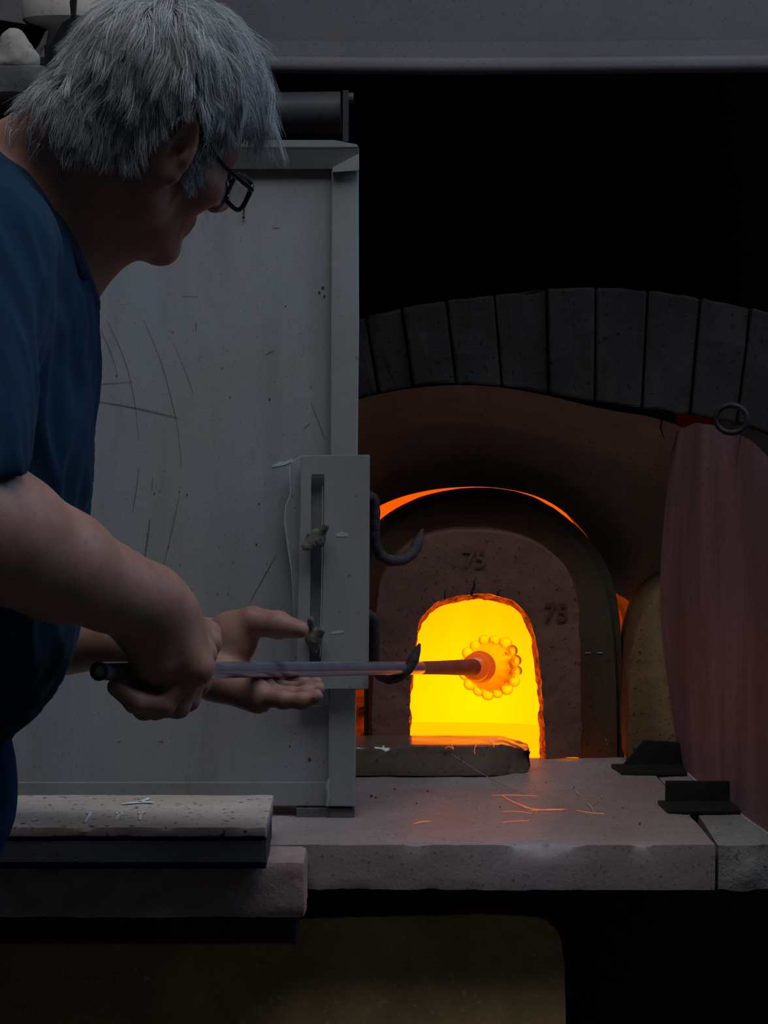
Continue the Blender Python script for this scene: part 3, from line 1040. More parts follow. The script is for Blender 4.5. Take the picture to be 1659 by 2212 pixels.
# ------------------------------------------------------------------ slotted pipe rest with hooks
PD = 2.748
pr_ = thing('pipe_rest', 'slotted grey steel bracket with two wing nuts and two iron hooks on the door edge', 'bracket', (W(725, 0, PD).x, PD, W(0, 1490, PD).z))
bm = bmesh.new()
ou = [(650, 984), (799, 983), (798, 1250), (796, 1489), (640, 1489), (643, 1300), (648, 1100)]
slot = [(672, 1033), (675, 1026), (698, 1026), (700, 1033), (698, 1200), (692, 1440), (668, 1440), (671, 1200)]
th = 0.007


def plate_with_slot(o_, s_, d0, d1):
    bm = bmesh.new()
    import mathutils.geometry as mg
    po_ = [W(p[0], p[1], d0) for p in o_]
    ps_ = [W(p[0], p[1], d0) for p in s_]
    tri = mg.tessellate_polygon([po_, ps_])
    allp = po_ + ps_
    f = [bm.verts.new(p) for p in allp]
    k = [bm.verts.new(p + Vector((0, d1 - d0, 0))) for p in allp]
    for t in tri:
        try:
            bm.faces.new([f[i] for i in t])
            bm.faces.new([k[i] for i in t][::-1])
        except ValueError:
            pass
    no, ns = len(po_), len(ps_)
    for i in range(no):
        j = (i + 1) % no
        bm.faces.new((f[i], f[j], k[j], k[i]))
    for i in range(ns):
        j = (i + 1) % ns
        bm.faces.new((f[no + i], f[no + j], k[no + j], k[no + i]))
    bmesh.ops.recalc_face_normals(bm, faces=bm.faces)
    return bm


bm = plate_with_slot(ou, slot, PD, PD + th)
es = [e for e in bm.edges if len(e.link_faces) == 2 and e.calc_face_angle(0) > 0.8]
bmesh.ops.bevel(bm, geom=es, offset=0.0008, segments=2, affect='EDGES', clamp_overlap=True)
obj('slotted_plate', bm, M['paint_worn'], pr_)
scp = simple('scraped_paint', (0.46, 0.48, 0.48), 0.9)
obj('paint_scrape', ribbon([W(726, 1156, PD - .0004), W(738, 1154, PD - .0004), W(752, 1156, PD - .0004)], [.003, .006, .003], (0, -1, 0)), scp, pr_)
obj('paint_scrape', ribbon([W(716, 1368, PD - .0004), W(730, 1365, PD - .0004), W(743, 1364, PD - .0004)], [.002, .004, .002], (0, -1, 0)), scp, pr_)
obj('paint_scrape', ribbon([W(696.5, 1050, PD - .0004), W(696, 1200, PD - .0004), W(691.5, 1420, PD - .0004)], [.0006, .0008, .0008], (0, -1, 0)), scp, pr_)


def hook(name, pts, rad):
    p = smooth_pts(pts, 40, 3)
    n = len(p)
    rr = []
    for i in range(n):
        t = i / (n - 1)
        taper = 1.0 if t < 0.86 else max(0.22, 1 - ((t - 0.86) / 0.14) ** 1.5 * 0.8)
        rr.append(rad * taper * (1 + 0.06 * math.sin(i * 1.9)))
    return tube([W(q[0], q[1], q[2]) for q in p], rr, 14)


obj('hook', hook('h', [(784, 1072, 2.764), (800, 1072, 2.770), (809, 1078, 2.775), (809, 1130, 2.78), (807, 1172, 2.785), (822, 1204, 2.795), (858, 1215, 2.81), (890, 1200, 2.825), (904, 1170, 2.832), (913, 1142, 2.836)], 0.0068), M['rust'], pr_, True)
obj('hook', hook('h', [(784, 1330, 2.764), (798, 1328, 2.770), (808, 1336, 2.776), (809, 1380, 2.785), (808, 1436, 2.80), (822, 1462, 2.82), (850, 1469, 2.828), (880, 1449, 2.826), (896, 1420, 2.828), (907, 1390, 2.830)], 0.0066), M['rust'], pr_, True)
# ------------------------------------------------------------------ signed-distance modelling
class SDF:
    """primitives blended with smooth minimum; evaluated on grids or on points"""

    def __init__(self):
        self.p = []     # (fn(X,Y,Z)->d, lo, hi, k, sign)

    def add(self, fn, lo, hi, k=0.01, sign=1):
        self.p.append((fn, np.array(lo, float), np.array(hi, float), k, sign))

    def cone(self, a, b, ra, rb=None, k=0.01, sign=1, sq=None):
        rb = ra if rb is None else rb
        a, b = np.array(a, float), np.array(b, float)
        ab = b - a
        L2 = max(float(ab @ ab), 1e-12)

        def fn(X, Y, Z):
            x, y, z = X - a[0], Y - a[1], Z - a[2]
            t = np.clip((x * ab[0] + y * ab[1] + z * ab[2]) / L2, 0, 1)
            return np.sqrt((x - t * ab[0]) ** 2 + (y - t * ab[1]) ** 2 + (z - t * ab[2]) ** 2) - (ra + (rb - ra) * t)
        r = max(ra, rb)
        self.add(fn, np.minimum(a, b) - r, np.maximum(a, b) + r, k, sign)

    def ell(self, c, radii, axes=None, k=0.01, sign=1):
        c = np.array(c, float)
        r = np.array(radii, float)
        A = np.eye(3) if axes is None else np.array(axes, float)   # rows: local axes

        def fn(X, Y, Z):
            x, y, z = X - c[0], Y - c[1], Z - c[2]
            u = x * A[0, 0] + y * A[0, 1] + z * A[0, 2]
            v = x * A[1, 0] + y * A[1, 1] + z * A[1, 2]
            w = x * A[2, 0] + y * A[2, 1] + z * A[2, 2]
            k0 = np.sqrt((u / r[0]) ** 2 + (v / r[1]) ** 2 + (w / r[2]) ** 2)
            k1 = np.sqrt((u / r[0] ** 2) ** 2 + (v / r[1] ** 2) ** 2 + (w / r[2] ** 2) ** 2)
            return k0 * (k0 - 1.0) / np.maximum(k1, 1e-9)
        ext = np.sqrt(((A * r[:, None]) ** 2).sum(0))
        self.add(fn, c - ext, c + ext, k, sign)

    def plane(self, p, n, k=0.002, lo=None, hi=None):
        """cut away the half space on the side n points to"""
        p, n = np.array(p, float), np.array(n, float)
        n = n / np.linalg.norm(n)

        def fn(X, Y, Z):
            return -((X - p[0]) * n[0] + (Y - p[1]) * n[1] + (Z - p[2]) * n[2])
        self.add(fn, lo, hi, k, -1)

    @staticmethod
    def smin(a, b, k):
        h = np.maximum(k - np.abs(a - b), 0) / k
        return np.minimum(a, b) - h * h * k * 0.25

    def grid(self, xs, ys, zs):
        Fd = np.full((len(xs), len(ys), len(zs)), 0.08, np.float32)
        for fn, lo, hi, k, sg in self.p:
            m = k + 0.02
            i0, i1 = np.searchsorted(xs, [lo[0] - m, hi[0] + m])
            j0, j1 = np.searchsorted(ys, [lo[1] - m, hi[1] + m])
            k0, k1 = np.searchsorted(zs, [lo[2] - m, hi[2] + m])
            if i1 <= i0 or j1 <= j0 or k1 <= k0:
                continue
            d = fn(xs[i0:i1, None, None], ys[None, j0:j1, None], zs[None, None, k0:k1]).astype(np.float32)
            s = Fd[i0:i1, j0:j1, k0:k1]
            if sg > 0:
                Fd[i0:i1, j0:j1, k0:k1] = self.smin(s, d, k)
            else:
                Fd[i0:i1, j0:j1, k0:k1] = -self.smin(-s, d, k)
        return Fd

    def pts(self, P):
        r = np.full(len(P), 0.3)
        for fn, lo, hi, k, sg in self.p:
            d = fn(P[:, 0], P[:, 1], P[:, 2])
            r = self.smin(r, d, k) if sg > 0 else -self.smin(-r, d, k)
        return r

    def grad(self, P, e=0.0015):
        g = np.stack([self.pts(P + np.eye(3)[i] * e) - self.pts(P - np.eye(3)[i] * e) for i in range(3)], 1)
        return g / np.maximum(np.linalg.norm(g, axis=1, keepdims=True), 1e-9)


def surface_nets(Fd, xs, ys, zs):
    ax = [np.asarray(xs, float), np.asarray(ys, float), np.asarray(zs, float)]
    ins = Fd < 0
    nx, ny, nz = Fd.shape
    cnt = np.zeros((nx - 1, ny - 1, nz - 1), np.uint8)
    for i in (0, 1):
        for j in (0, 1):
            for k in (0, 1):
                cnt += ins[i:nx - 1 + i, j:ny - 1 + j, k:nz - 1 + k]
    act = (cnt > 0) & (cnt < 8)
    idx = np.argwhere(act)
    ids = np.full(act.shape, -1, np.int64)
    ids[act] = np.arange(len(idx))
    acc = np.zeros((len(idx), 3))
    n = np.zeros(len(idx))
    I, J, K = idx.T
    corners = [(a, b, c) for a in (0, 1) for b in (0, 1) for c in (0, 1)]
    for a in corners:
        for ax_ in range(3):
            if a[ax_]:
                continue
            b = list(a)
            b[ax_] = 1
            fa = Fd[I + a[0], J + a[1], K + a[2]]
            fb = Fd[I + b[0], J + b[1], K + b[2]]
            m = (fa < 0) != (fb < 0)
            t = np.where(m, fa / np.where(m, fa - fb, 1), 0)
            pa = np.stack([ax[0][I + a[0]], ax[1][J + a[1]], ax[2][K + a[2]]], 1)
            pb = np.stack([ax[0][I + b[0]], ax[1][J + b[1]], ax[2][K + b[2]]], 1)
            acc += np.where(m[:, None], pa + (pb - pa) * t[:, None], 0)
            n += m
    verts = acc / n[:, None]
    quads = []
    for ax_ in range(3):
        sl0 = [slice(None)] * 3
        sl1 = [slice(None)] * 3
        sl0[ax_] = slice(0, -1)
        sl1[ax_] = slice(1, None)
        a, b = ins[tuple(sl0)], ins[tuple(sl1)]
        ch = np.argwhere(a != b)
        o1, o2 = [(1, 2), (2, 0), (0, 1)][ax_]
        ok = (ch[:, o1] > 0) & (ch[:, o2] > 0) & (ch[:, o1] < Fd.shape[o1] - 1) & (ch[:, o2] < Fd.shape[o2] - 1)
        ch = ch[ok]
        fl_ = a[tuple(ch.T)]
        e1 = np.zeros(3, int)
        e1[o1] = 1
        e2 = np.zeros(3, int)
        e2[o2] = 1
        q = np.stack([ids[tuple((ch - e1 - e2).T)], ids[tuple((ch - e2).T)], ids[tuple(ch.T)], ids[tuple((ch - e1).T)]], 1)
        q[~fl_] = q[~fl_][:, ::-1]
        quads.append(q)
    return verts, np.concatenate(quads)


def axis_steps(segs):
    """segs: [(start, end, step), ...] contiguous"""
    out = []
    for a, b, s in segs:
        out.append(np.arange(a, b - s * 0.3, s))
    out.append([segs[-1][1]])
    return np.concatenate(out)


def mesh_from(name, verts, quads, smooth=True):
    me = bpy.data.meshes.new(name)
    me.vertices.add(len(verts))
    me.vertices.foreach_set('co', np.asarray(verts, np.float32).ravel())
    me.loops.add(len(quads) * 4)
    me.loops.foreach_set('vertex_index', np.asarray(quads, np.int32).ravel())
    me.polygons.add(len(quads))
    me.polygons.foreach_set('loop_start', np.arange(0, len(quads) * 4, 4, dtype=np.int32))
    me.update(calc_edges=True)
    me.polygons.foreach_set('use_smooth', [smooth] * len(quads))
    me.validate()
    return me


def relax(verts, quads, it=2, f=0.5):
    n = len(verts)
    e = np.concatenate([quads[:, [0, 1]], quads[:, [1, 2]], quads[:, [2, 3]], quads[:, [3, 0]]])
    e = np.concatenate([e, e[:, ::-1]])
    deg = np.bincount(e[:, 0], minlength=n).astype(float)
    for k in range(it):
        s = np.stack([np.bincount(e[:, 0], weights=verts[e[:, 1], c], minlength=n) for c in range(3)], 1) / np.maximum(deg, 1)[:, None]
        w = f if k % 2 == 0 else -f * 1.02
        verts = verts + w * (s - verts)
    return verts


def sdf_obj(name, sdf, res, mat, parent=None, it=4, pad=0.02, warp=None):
    lo = np.min([p[1] for p in sdf.p if p[4] > 0], 0) - pad
    hi = np.max([p[2] for p in sdf.p if p[4] > 0], 0) + pad
    xs, ys, zs = [np.arange(lo[i], hi[i] + res, res) for i in range(3)]
    v, q = surface_nets(sdf.grid(xs, ys, zs), xs, ys, zs)
    v = relax(v, q, it)
    if warp is not None:
        v = warp(v)
    return new_obj(name, mesh_from(name, v, q), mat, parent)


# wing nuts, caked with clay, in the slot of the pipe rest
def wing_nut(pts, hub, rh):
    s = SDF()
    s.ell(W(*hub), (rh, rh * 0.8, rh), None, 0.004)
    for a, b, ra, rb in pts:
        s.cone(W(*a), W(*b), ra, rb, 0.004)

    def wp(v):
        n = np.array([[fbm(p, 160, 3, 1), fbm(p, 160, 3, 2), fbm(p, 160, 3, 3)] for p in v])
        return v + n * 0.0009
    return sdf_obj('wing_nut', s, 0.0011, M['knob'], pr_, 2, 0.008, wp)


wing_nut([((690, 1158, 2.735), (704, 1137, 2.728), 0.0052, 0.0042), ((676, 1170, 2.735), (661, 1181, 2.73), 0.0075, 0.005), ((680, 1160, 2.74), (680, 1160, 2.752), 0.008, 0.008)], (683, 1164, 2.736), 0.0115)
wing_nut([((674, 1360, 2.735), (671, 1338, 2.728), 0.0048, 0.0038), ((686, 1372, 2.734), (694, 1362, 2.73), 0.006, 0.0046), ((678, 1385, 2.736), (680, 1405, 2.738), 0.0085, 0.004), ((678, 1375, 2.74), (678, 1375, 2.752), 0.009, 0.009)], (678, 1374, 2.737), 0.0098)

# ------------------------------------------------------------------ overhead pipe and what stands on the door head
op = thing('overhead_pipe', 'thick black iron pipe lying across above the door behind the man', 'pipe', (W(300, 0, 2.90).x, 2.90, W(0, 250, 2.90).z))
r_ = 0.0265
bm = tube([W(-420, 258, 2.90), W(736, 244, 2.90)], r_, 36)
obj('pipe_tube', bm, M['pipe_black'], op, True)
obj('flat_bar', pxbox(740, 753, 195, 306, 2.862, 2.868, 0.0008), M['pipe_black'], op)
bm = lathe([(0, -0.008), (0.006, -0.008), (0.0075, -0.005), (0.0075, 0.004), (0, 0.004)], W(757, 213, 2.875), (1, 0, 0), 12)
obj('bolt_head', bm, M['pipe_black'], op)

b = stone_box(W(-330, 0, 2.70).x, W(97, 0, 2.70).x, 2.695, 2.902, W(0, 203, 2.70).z, W(0, 141, 2.70).z, 0.009, 0.002, 22, 0.008, 24, 4.0)
o = obj('shelf_slab', b, M['ash_slab'], None, True)
tag(o, 'rough ash grey slab lying on the black pipe at the upper left', 'slab')
# lump of clay
s = SDF()
s.cone(W(28, 84, 2.735), W(40, 128, 2.735), 0.007, 0.020, 0.02)
s.cone(W(28, 90, 2.735), W(-6, 136, 2.735), 0.008, 0.014, 0.02)
s.cone(W(30, 92, 2.735), W(62, 134, 2.74), 0.008, 0.010, 0.02)
s.plane(W(0, 140.5, 2.70), (0, 0, -1), 0.002, (-0.6, 2.6, 1.6), (-0.2, 2.95, 1.78))
o = sdf_obj('clay_lump', s, 0.003, M['clay'], None, 2, 0.01, lambda v: v + np.array([[fbm(p, 70, 3, 1), fbm(p, 70, 3, 2), 0] for p in v]) * 0.0015)
tag(o, 'pointed lump of dried grey clay on the slab at the upper left', 'clay lump')
# black pan
tl = Matrix.Rotation(-0.16, 4, 'Y')
prf = [(0.0, 0.0), (0.030, 0.0), (0.048, 0.010), (0.060, 0.030), (0.066, 0.048), (0.068, 0.050), (0.066, 0.051), (0.058, 0.031), (0.045, 0.012), (0.0, 0.005)]
bm = lathe(prf, (0, 0, 0), (0, 0, 1), 40)
bm.transform(Matrix.Translation(W(-18, 132, 2.828)) @ Matrix.Rotation(0.12, 4, 'Y') @ Matrix.Rotation(0.03, 4, 'X') @ Matrix.Scale(0.9, 4))
o = obj('iron_pan', bm, M['pan'], None, True)
tag(o, 'black iron pan tipped on the slab behind the clay lump', 'pan')
# flanged cream crucible stand
bm = lathe([(0, 0), (0.060, 0.0), (0.058, 0.012), (0.052, 0.018), (0.050, 0.034), (0.054, 0.038), (0.076, 0.041), (0.081, 0.045), (0.083, 0.072), (0.079, 0.077), (0.055, 0.079), (0.052, 0.12), (0, 0.12)], W(192, 134, 2.81), (0.05, 0, 1), 48)
o = obj('flanged_crucible', bm, M['cream'], None, True)
tag(o, 'cream fireclay stand with a wide round flange at the upper left', 'crucible')
o = obj('iron_strap', prism([(166, -20), (150, 2), (153, 38), (136, 46), (110, 92), (95, 98), (97, 146), (128, 146), (160, 70)], 2.703, 2.713, 0.001), M['pan'])
tag(o, 'bent black iron strap hanging between the cream stand and the man', 'strap')

# ------------------------------------------------------------------ block, steel channel and board at the left
zt2 = LEDGE
b = stone_box(-0.62, W(661, 0, 2.56).x, 2.545, 2.6265, LEDGE - 0.063, LEDGE, 0.0075, 0.0013, 26, 0.008, 24, 11.0, round_r=0.007)
for v in b.verts:
    pass
o = obj('brick_block', b, M['block'], None, True)
tag(o, 'long reddish fireclay block in front of the ledge under the wooden board', 'block')
ch = thing('steel_channel', 'grey steel channel lying on the fireclay block and carrying the wooden board', 'steel channel', (W(250, 0, 2.5).x, 2.5, LEDGE))
zc0, zc1 = LEDGE + 0.0006, W(0, 1807, 2.5).z
xl, xr = -0.62, W(576, 0, 2.5).x
obj('channel_web', box(xl, xr, 2.500, 2.506, zc0 + 0.008, zc1, 0.001), M['steel'], ch)
obj('channel_flange', box(xl, xr, 2.500, 2.655, zc1 - 0.0055, zc1 - 0.0002, 0.001), M['steel'], ch)
obj('channel_lip', box(xl, xr - 0.001, 2.5065, 2.60, zc0, zc0 + 0.0078, 0.001), M['black_iron'], ch)
obj('channel_end', box(xr - 0.004, xr - 0.0002, 2.5065, 2.62, zc0 + 0.009, zc1 - 0.006, 0.0006), M['black_iron'], ch)
zb1 = W(0, 1785, 2.5).z
b = stone_box(xl, W(575, 0, 2.5).x, 2.497, 2.672, zc1 + 0.0004, zb1, 0.006, 0.0007, 30, 0.003, 40, 6.0, round_r=0.002)
xr2 = W(575, 0, 2.5).x
for v in b.verts:
    # the worn right front corner of the underside
    t = (v.co.x - (xr2 - 0.026)) / 0.026
    if t > 0 and v.co.z < zb1 - 0.0005 and v.co.y < 2.505:
        v.co.y += 0.0001
bo = obj('wooden_board', b, M['board'], None, True)
tag(bo, 'scarred pale wooden board with chalk marks lying on the steel channel', 'board')
bm = bmesh.new()
zz = zb1 + 0.0012


def on_board(px, py):
    d = (CAMZ - zz) * F / (py - HY)
    return W(px, py, d)


obj('chalk_mark', ribbon([on_board(*p) for p in [(262, 1736), (285, 1734), (310, 1732), (333, 1733)]], [.003, .008, .010, .005], (0, 0, 1)), M['chalk'], bo)
obj('chalk_mark', ribbon([on_board(*p) for p in [(300, 1732), (316, 1727), (322, 1722)]], [.004, .006, .003], (0, 0, 1)), M['chalk'], bo)
obj('chalk_numeral', ribbon([on_board(*p) for p in [(192, 1752), (195, 1757), (191, 1764), (183, 1776)]], [.003, .004, .003, .002], (0, 0, 1)), M['chalk_faint'], bo)
obj('chalk_numeral', ribbon([on_board(*p) for p in [(195, 1756), (189, 1757), (189, 1753), (196, 1752)]], [.0015, .0015, .0015, .0015], (0, 0, 1)), M['chalk_faint'], bo)
obj('chalk_numeral', ribbon([on_board(*p) for p in [(252, 1758), (254, 1753), (262, 1753), (264, 1757), (256, 1762), (249, 1770)]], [.0016, .002, .002, .002, .002, .0015], (0, 0, 1)), M['chalk_faint'], bo)
obj('chalk_numeral', ribbon([on_board(*p) for p in [(300, 1754), (304, 1758), (302, 1770)]], [.002, .003, .003], (0, 0, 1)), M['chalk_faint'], bo)
obj('chalk_numeral', ribbon([on_board(*p) for p in [(311, 1752), (305, 1758)]], [.002, .003], (0, 0, 1)), M['chalk_faint'], bo)
obj('chalk_numeral', ribbon([on_board(*p) for p in [(18, 1766), (27, 1763), (38, 1764)]], [.002, .002, .001], (0, 0, 1)), M['chalk_faint'], bo)
obj('chalk_numeral', ribbon([on_board(*p) for p in [(70, 1772), (77, 1769)]], [.002, .003], (0, 0, 1)), M['chalk_faint'], bo)

# support under the block
o = obj('support_beam', box(-0.62, W(640, 0, 2.58).x, 2.575, 2.66, LEDGE - 0.098, LEDGE - 0.0638, 0.001), M['black_iron'])
tag(o, 'black steel bar under the reddish fireclay block', 'steel bar')
o = obj('support_leg', box(-0.60, -0.55, 2.58, 2.65, 0.0, LEDGE - 0.0985, 0.001), M['black_iron'])
tag(o, 'black steel post under the left end of the fireclay block', 'steel post')

# rounded board leaning below the ledge
ptp = [(-60, 2000), (300, 1990)] + [tuple(p) for p in smooth_pts([(560, 1986), (700, 1982), (900, 1977), (1060, 1974), (1130, 1977), (1180, 1984), (1208, 2012), (1219, 2070), (1221, 2180), (1224, 2330), (1226, 2500)], 60, 2)]
dp = 2.70
top = W(0, 1974, dp).z
pts = [W(p[0], p[1], dp) for p in ptp]
pts += [Vector((pts[-1].x, dp, 0.0)), Vector((pts[0].x, dp, 0.0))]
bm = bmesh.new()
fr = [bm.verts.new(p + Vector((0.0012 * fbm(p, 90, 3, 1), 0, 0.0016 * fbm(p, 90, 3, 2) * (p.z > 0.1)))) for p in pts]
bk = [bm.verts.new(v.co + Vector((0, 0.016, 0))) for v in fr]
bm.faces.new(fr)
bm.faces.new(bk[::-1])
for i in range(len(fr)):
    j = (i + 1) % len(fr)
    bm.faces.new((fr[i], bk[i], bk[j], fr[j]))
bmesh.ops.recalc_face_normals(bm, faces=bm.faces)
bevel_all(bm, 0.0015, 2, 0.9)
for v in bm.verts:
    v.co.y += 0.10 * (v.co.z - top) / top * 0.5
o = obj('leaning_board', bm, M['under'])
tag(o, 'brown fibre board with a rounded corner leaning below the ledge', 'board')

# ------------------------------------------------------------------ blowpipe with the hot glass
P0 = W(214, 1450, 2.0)
P1 = W(880, 1443, 2.85)
ax = (P1 - P0)


def PP(t):
    return P0 + ax * t


axn = ax.normalized()
bp = thing('blowpipe', 'long polished steel blowpipe in the hands of the man with hot glass on its end', 'blowpipe', tuple(PP(0.5)))
m = NT('polished_steel_pipe')
c = m.mix(m.ramp(m.noise(30, 3, 0.5), [(0.3, 0), (0.7, 1)]), (0.44, 0.47, 0.56), (0.34, 0.35, 0.41))
m.base(c)
M['pipe'] = m.set(metallic=0.7, roughness=0.2)
m = NT('scaled_pipe_end')
c = m.mix(m.ramp(m.noise(90, 4, 0.6), [(0.4, 0), (0.6, 1)]), (0.20, 0.075, 0.045), (0.09, 0.05, 0.04))
m.base(c)
m.b.inputs['Emission Color'].default_value = (1.0, 0.06, 0.0, 1)
m.b.inputs['Emission Strength'].default_value = 0.045
M['pipe_end'] = m.set(roughness=0.7)
rp = 0.0080
t_hot = 1.06
bm = tube([PP(0.0), PP(0.25), PP(0.5), PP(0.75), PP(t_hot)], rp, 28, caps=False)
obj('pipe_tube', bm, M['pipe'], bp, True)
bm = tube([PP(t_hot), PP(1.15), PP(1.25), PP(1.33), PP(1.352)], [rp, rp * 1.08, rp * 1.25, rp * 1.36, rp * 1.36], 28)
obj('pipe_head', bm, M['pipe_end'], bp, True)
bm = lathe([(rp * .98, 0.004), (rp * 1.04, 0.0), (rp * .98, -0.002), (rp * .80, -0.0025), (rp * .72, 0.001), (rp * .72, 0.012)], P0, axn, 28)
obj('pipe_mouth', bm, M['black_iron'], bp, True)
bm = lathe([(rp * .72, 0.0015), (rp * .5, 0.0005), (0, 0.0003)], P0, axn, 24)
obj('mouth_disc', bm, simple('pale_mouth_disc', (0.40, 0.44, 0.38), 0.5), bp, True)

m = NT('hot_glass')
m.base((1.0, 0.80, 0.42))
m.b.inputs['Emission Color'].default_value = (1.0, 0.24, 0.0, 1)
m.b.inputs['Emission Strength'].default_value = 0.17
m.b.inputs['Transmission Weight'].default_value = 1.0
M['hot_glass'] = m.set(roughness=0.03, IOR=1.28)
m = NT('hot_thin_glass')
m.base((1.0, 0.86, 0.55))
m.b.inputs['Emission Color'].default_value = (1.0, 0.20, 0.0, 1)
m.b.inputs['Emission Strength'].default_value = 0.15
m.b.inputs['Transmission Weight'].default_value = 1.0
M['thin_glass'] = m.set(roughness=0.02, IOR=1.16)
m = NT('hot_glass_collar')
c = m.noise(60, 3, 0.6)
m.base((0.45, 0.12, 0.03))
m.b.inputs['Emission Color'].default_value = (1.0, 0.11, 0.0, 1)
m.b.inputs['Emission Strength'].default_value = 0.45
M['glass_collar'] = m.set(roughness=0.25)
base_g = PP(1.335)
bm = lathe([(rp * 1.3, 0.0), (0.0150, 0.002), (0.0185, 0.008), (0.0190, 0.014), (0.0172, 0.019), (0.0168, 0.022), (0.0205, 0.026), (0.0222, 0.032), (0.0215, 0.038), (0.0190, 0.042), (0.0, 0.043)], base_g, axn, 40)
obj('glass_collar', bm, M['glass_collar'], bp, True)
# bell-shaped body with ribs and a frill of lobes
NB = 16


def ribs(j, a, r, s):
    w = max(0.0, (s - 0.045) / 0.06)
    return r * (1 + 0.055 * w * math.cos(NB * a) + 0.02 * w * math.cos(2 * NB * a + 7 * s / 0.05)), s


prf = [(0.0, 0.036), (0.016, 0.037), (0.0195, 0.042)] + [(0.0195 + 0.0140 * math.sin(u * math.pi / 2) ** 1.1, 0.042 + 0.056 * u) for u in np.linspace(0.05, 1, 16)] + [(0.0325, 0.103), (0.028, 0.108), (0.018, 0.112), (0.0, 0.113)]
bm = lathe(prf, base_g, axn, 96, None, ribs)
gb = obj('glass_body', bm, M['hot_glass'], bp, True)
e1 = axn.orthogonal().normalized()
e2 = axn.cross(e1)
lobe_mesh = None
for k in range(NB):
    a = 2 * math.pi * k / NB + 0.1
    rd = e1 * math.cos(a) + e2 * math.sin(a)
    tg = e1 * -math.sin(a) + e2 * math.cos(a)
    bm = bmesh.new()
    bmesh.ops.create_uvsphere(bm, u_segments=14, v_segments=10, radius=1.0)
    jit = random.uniform(0.85, 1.15)
    cen = base_g + axn * (0.094 + random.uniform(-.003, .003)) + rd * (0.0368 + random.uniform(-.0012, .0012))
    mt = Matrix((tuple(rd * 0.0092 * jit) + (0,), tuple(tg * 0.0088 * jit) + (0,), tuple(axn * 0.0105 * jit) + (0,), (0, 0, 0, 1))).transposed()
    for v in bm.verts:
        q = v.co.copy()
        # pinched waist, so that the lobe reads as a pressed leaf
        q.y *= 1.0 - 0.25 * max(0, -q.x)
        v.co = mt @ q + cen
    obj('glass_lobe', bm, M['thin_glass'], gb, True)

# ------------------------------------------------------------------ glass threads and crumbs on the ledge
THREAD_LABELS = ['brightest curved orange thread in the middle of the pinkish ledge', 'orange thread running right from the crossing of the brightest threads', 'short orange thread beside the right end of the brightest thread', 'straight level orange thread behind the brightest curved thread', 'curved orange thread lying farthest right on the pinkish ledge', 'short bright orange thread lying alone nearest the painted door', 'orange thread nearest the front edge of the ledge', 'level orange thread just in front of the brightest curved thread', 'pale thread slanting down beside the far right curved thread', 'tiny pale thread standing near the far right curved thread', 'short pale thread right of the broken end of the sill brick', 'long pale thread in front of the middle of the sill brick', 'tiny pale slanting thread at the back right of the ledge', 'tiny pale upright thread left of the brightest curved thread', 'tiny pale slanting thread farthest back at the right of the ledge', 'tiny pale thread touching the tip of the long pale thread', 'tiny pale level thread between the lone bright thread and the sill brick', 'pale thread slanting from the front foot of the sill brick', 'tiny pale thread just in front of the broken brick end', 'pale slanting thread crossing the brightest curved thread', 'pale thread just above the right end of the orange crossing threads']
thr = [[(1085, 1718), (1108, 1735), (1160, 1752)], [(1108, 1737), (1160, 1753), (1225, 1749)], [(1140, 1752), (1200, 1750), (1225, 1748)], [(1062, 1718), (1120, 1720), (1160, 1719)], [(1245, 1750), (1270, 1758), (1305, 1758)],
       [(893, 1780), (912, 1777), (931, 1774)], [(1085, 1777), (1115, 1776), (1142, 1773)], [(1085, 1753), (1120, 1755), (1150, 1757)], [(1268, 1735), (1276, 1742), (1282, 1754)], [(1284, 1738), (1290, 1732), (1292, 1728)],
       [(1134, 1687), (1148, 1688), (1160, 1688)], [(880, 1697), (940, 1713), (1008, 1720)], [(1245, 1709), (1250, 1718)], [(1030, 1738), (1033, 1748)], [(1298, 1714), (1300, 1722)], [(1002, 1716), (1010, 1713)], [(880, 1752), (890, 1751), (898, 1750)],
       [(1060, 1690), (1100, 1706), (1136, 1713)], [(1150, 1704), (1158, 1699)], [(1100, 1735), (1130, 1745), (1152, 1757)], [(1210, 1752), (1235, 1748)]]
for i, t in enumerate(thr):
    p = smooth_pts(t, 9, 2) if len(t) > 2 else resample(t, 4)
    pts = []
    for j, q in enumerate(p):
        g = ground(q[0], q[1], LEDGE + 0.0022)
        g.z += 0.0012 * math.sin(math.pi * j / (len(p) - 1))
        pts.append(g)
    w = 0.00042 if i not in (0, 1, 5) else 0.0006
    o = obj('glass_thread', tube(pts, [w * (0.6 + 0.4 * math.sin(math.pi * (j + .5) / len(pts))) for j in range(len(pts))], 6), M['thread'] if i in (0, 1, 2, 3, 5, 6, 4, 7) else M['thread_pale'], None, True)
    tag(o, THREAD_LABELS[i], 'glass thread', 'glass threads on the ledge')
THREAD_LABELS_2 = ['orange hairpin glass thread looped on the top of the sill brick', 'orange glass thread falling over the front edge beside the hairpin thread', 'small bent glass thread at the left of the sill brick edge', 'thin glass thread hanging in the middle of the sill brick edge', 'short glass thread leaning beside the small bent thread on the sill brick']
thr2 = [[(1058, 1594), (1062, 1612), (1060, 1590)], [(1060, 1590), (1066, 1600), (1067, 1616)], [(962, 1618), (970, 1612), (980, 1620)], [(1026, 1630), (1024, 1620), (1030, 1608)], [(972, 1606), (978, 1614), (979, 1618)]]
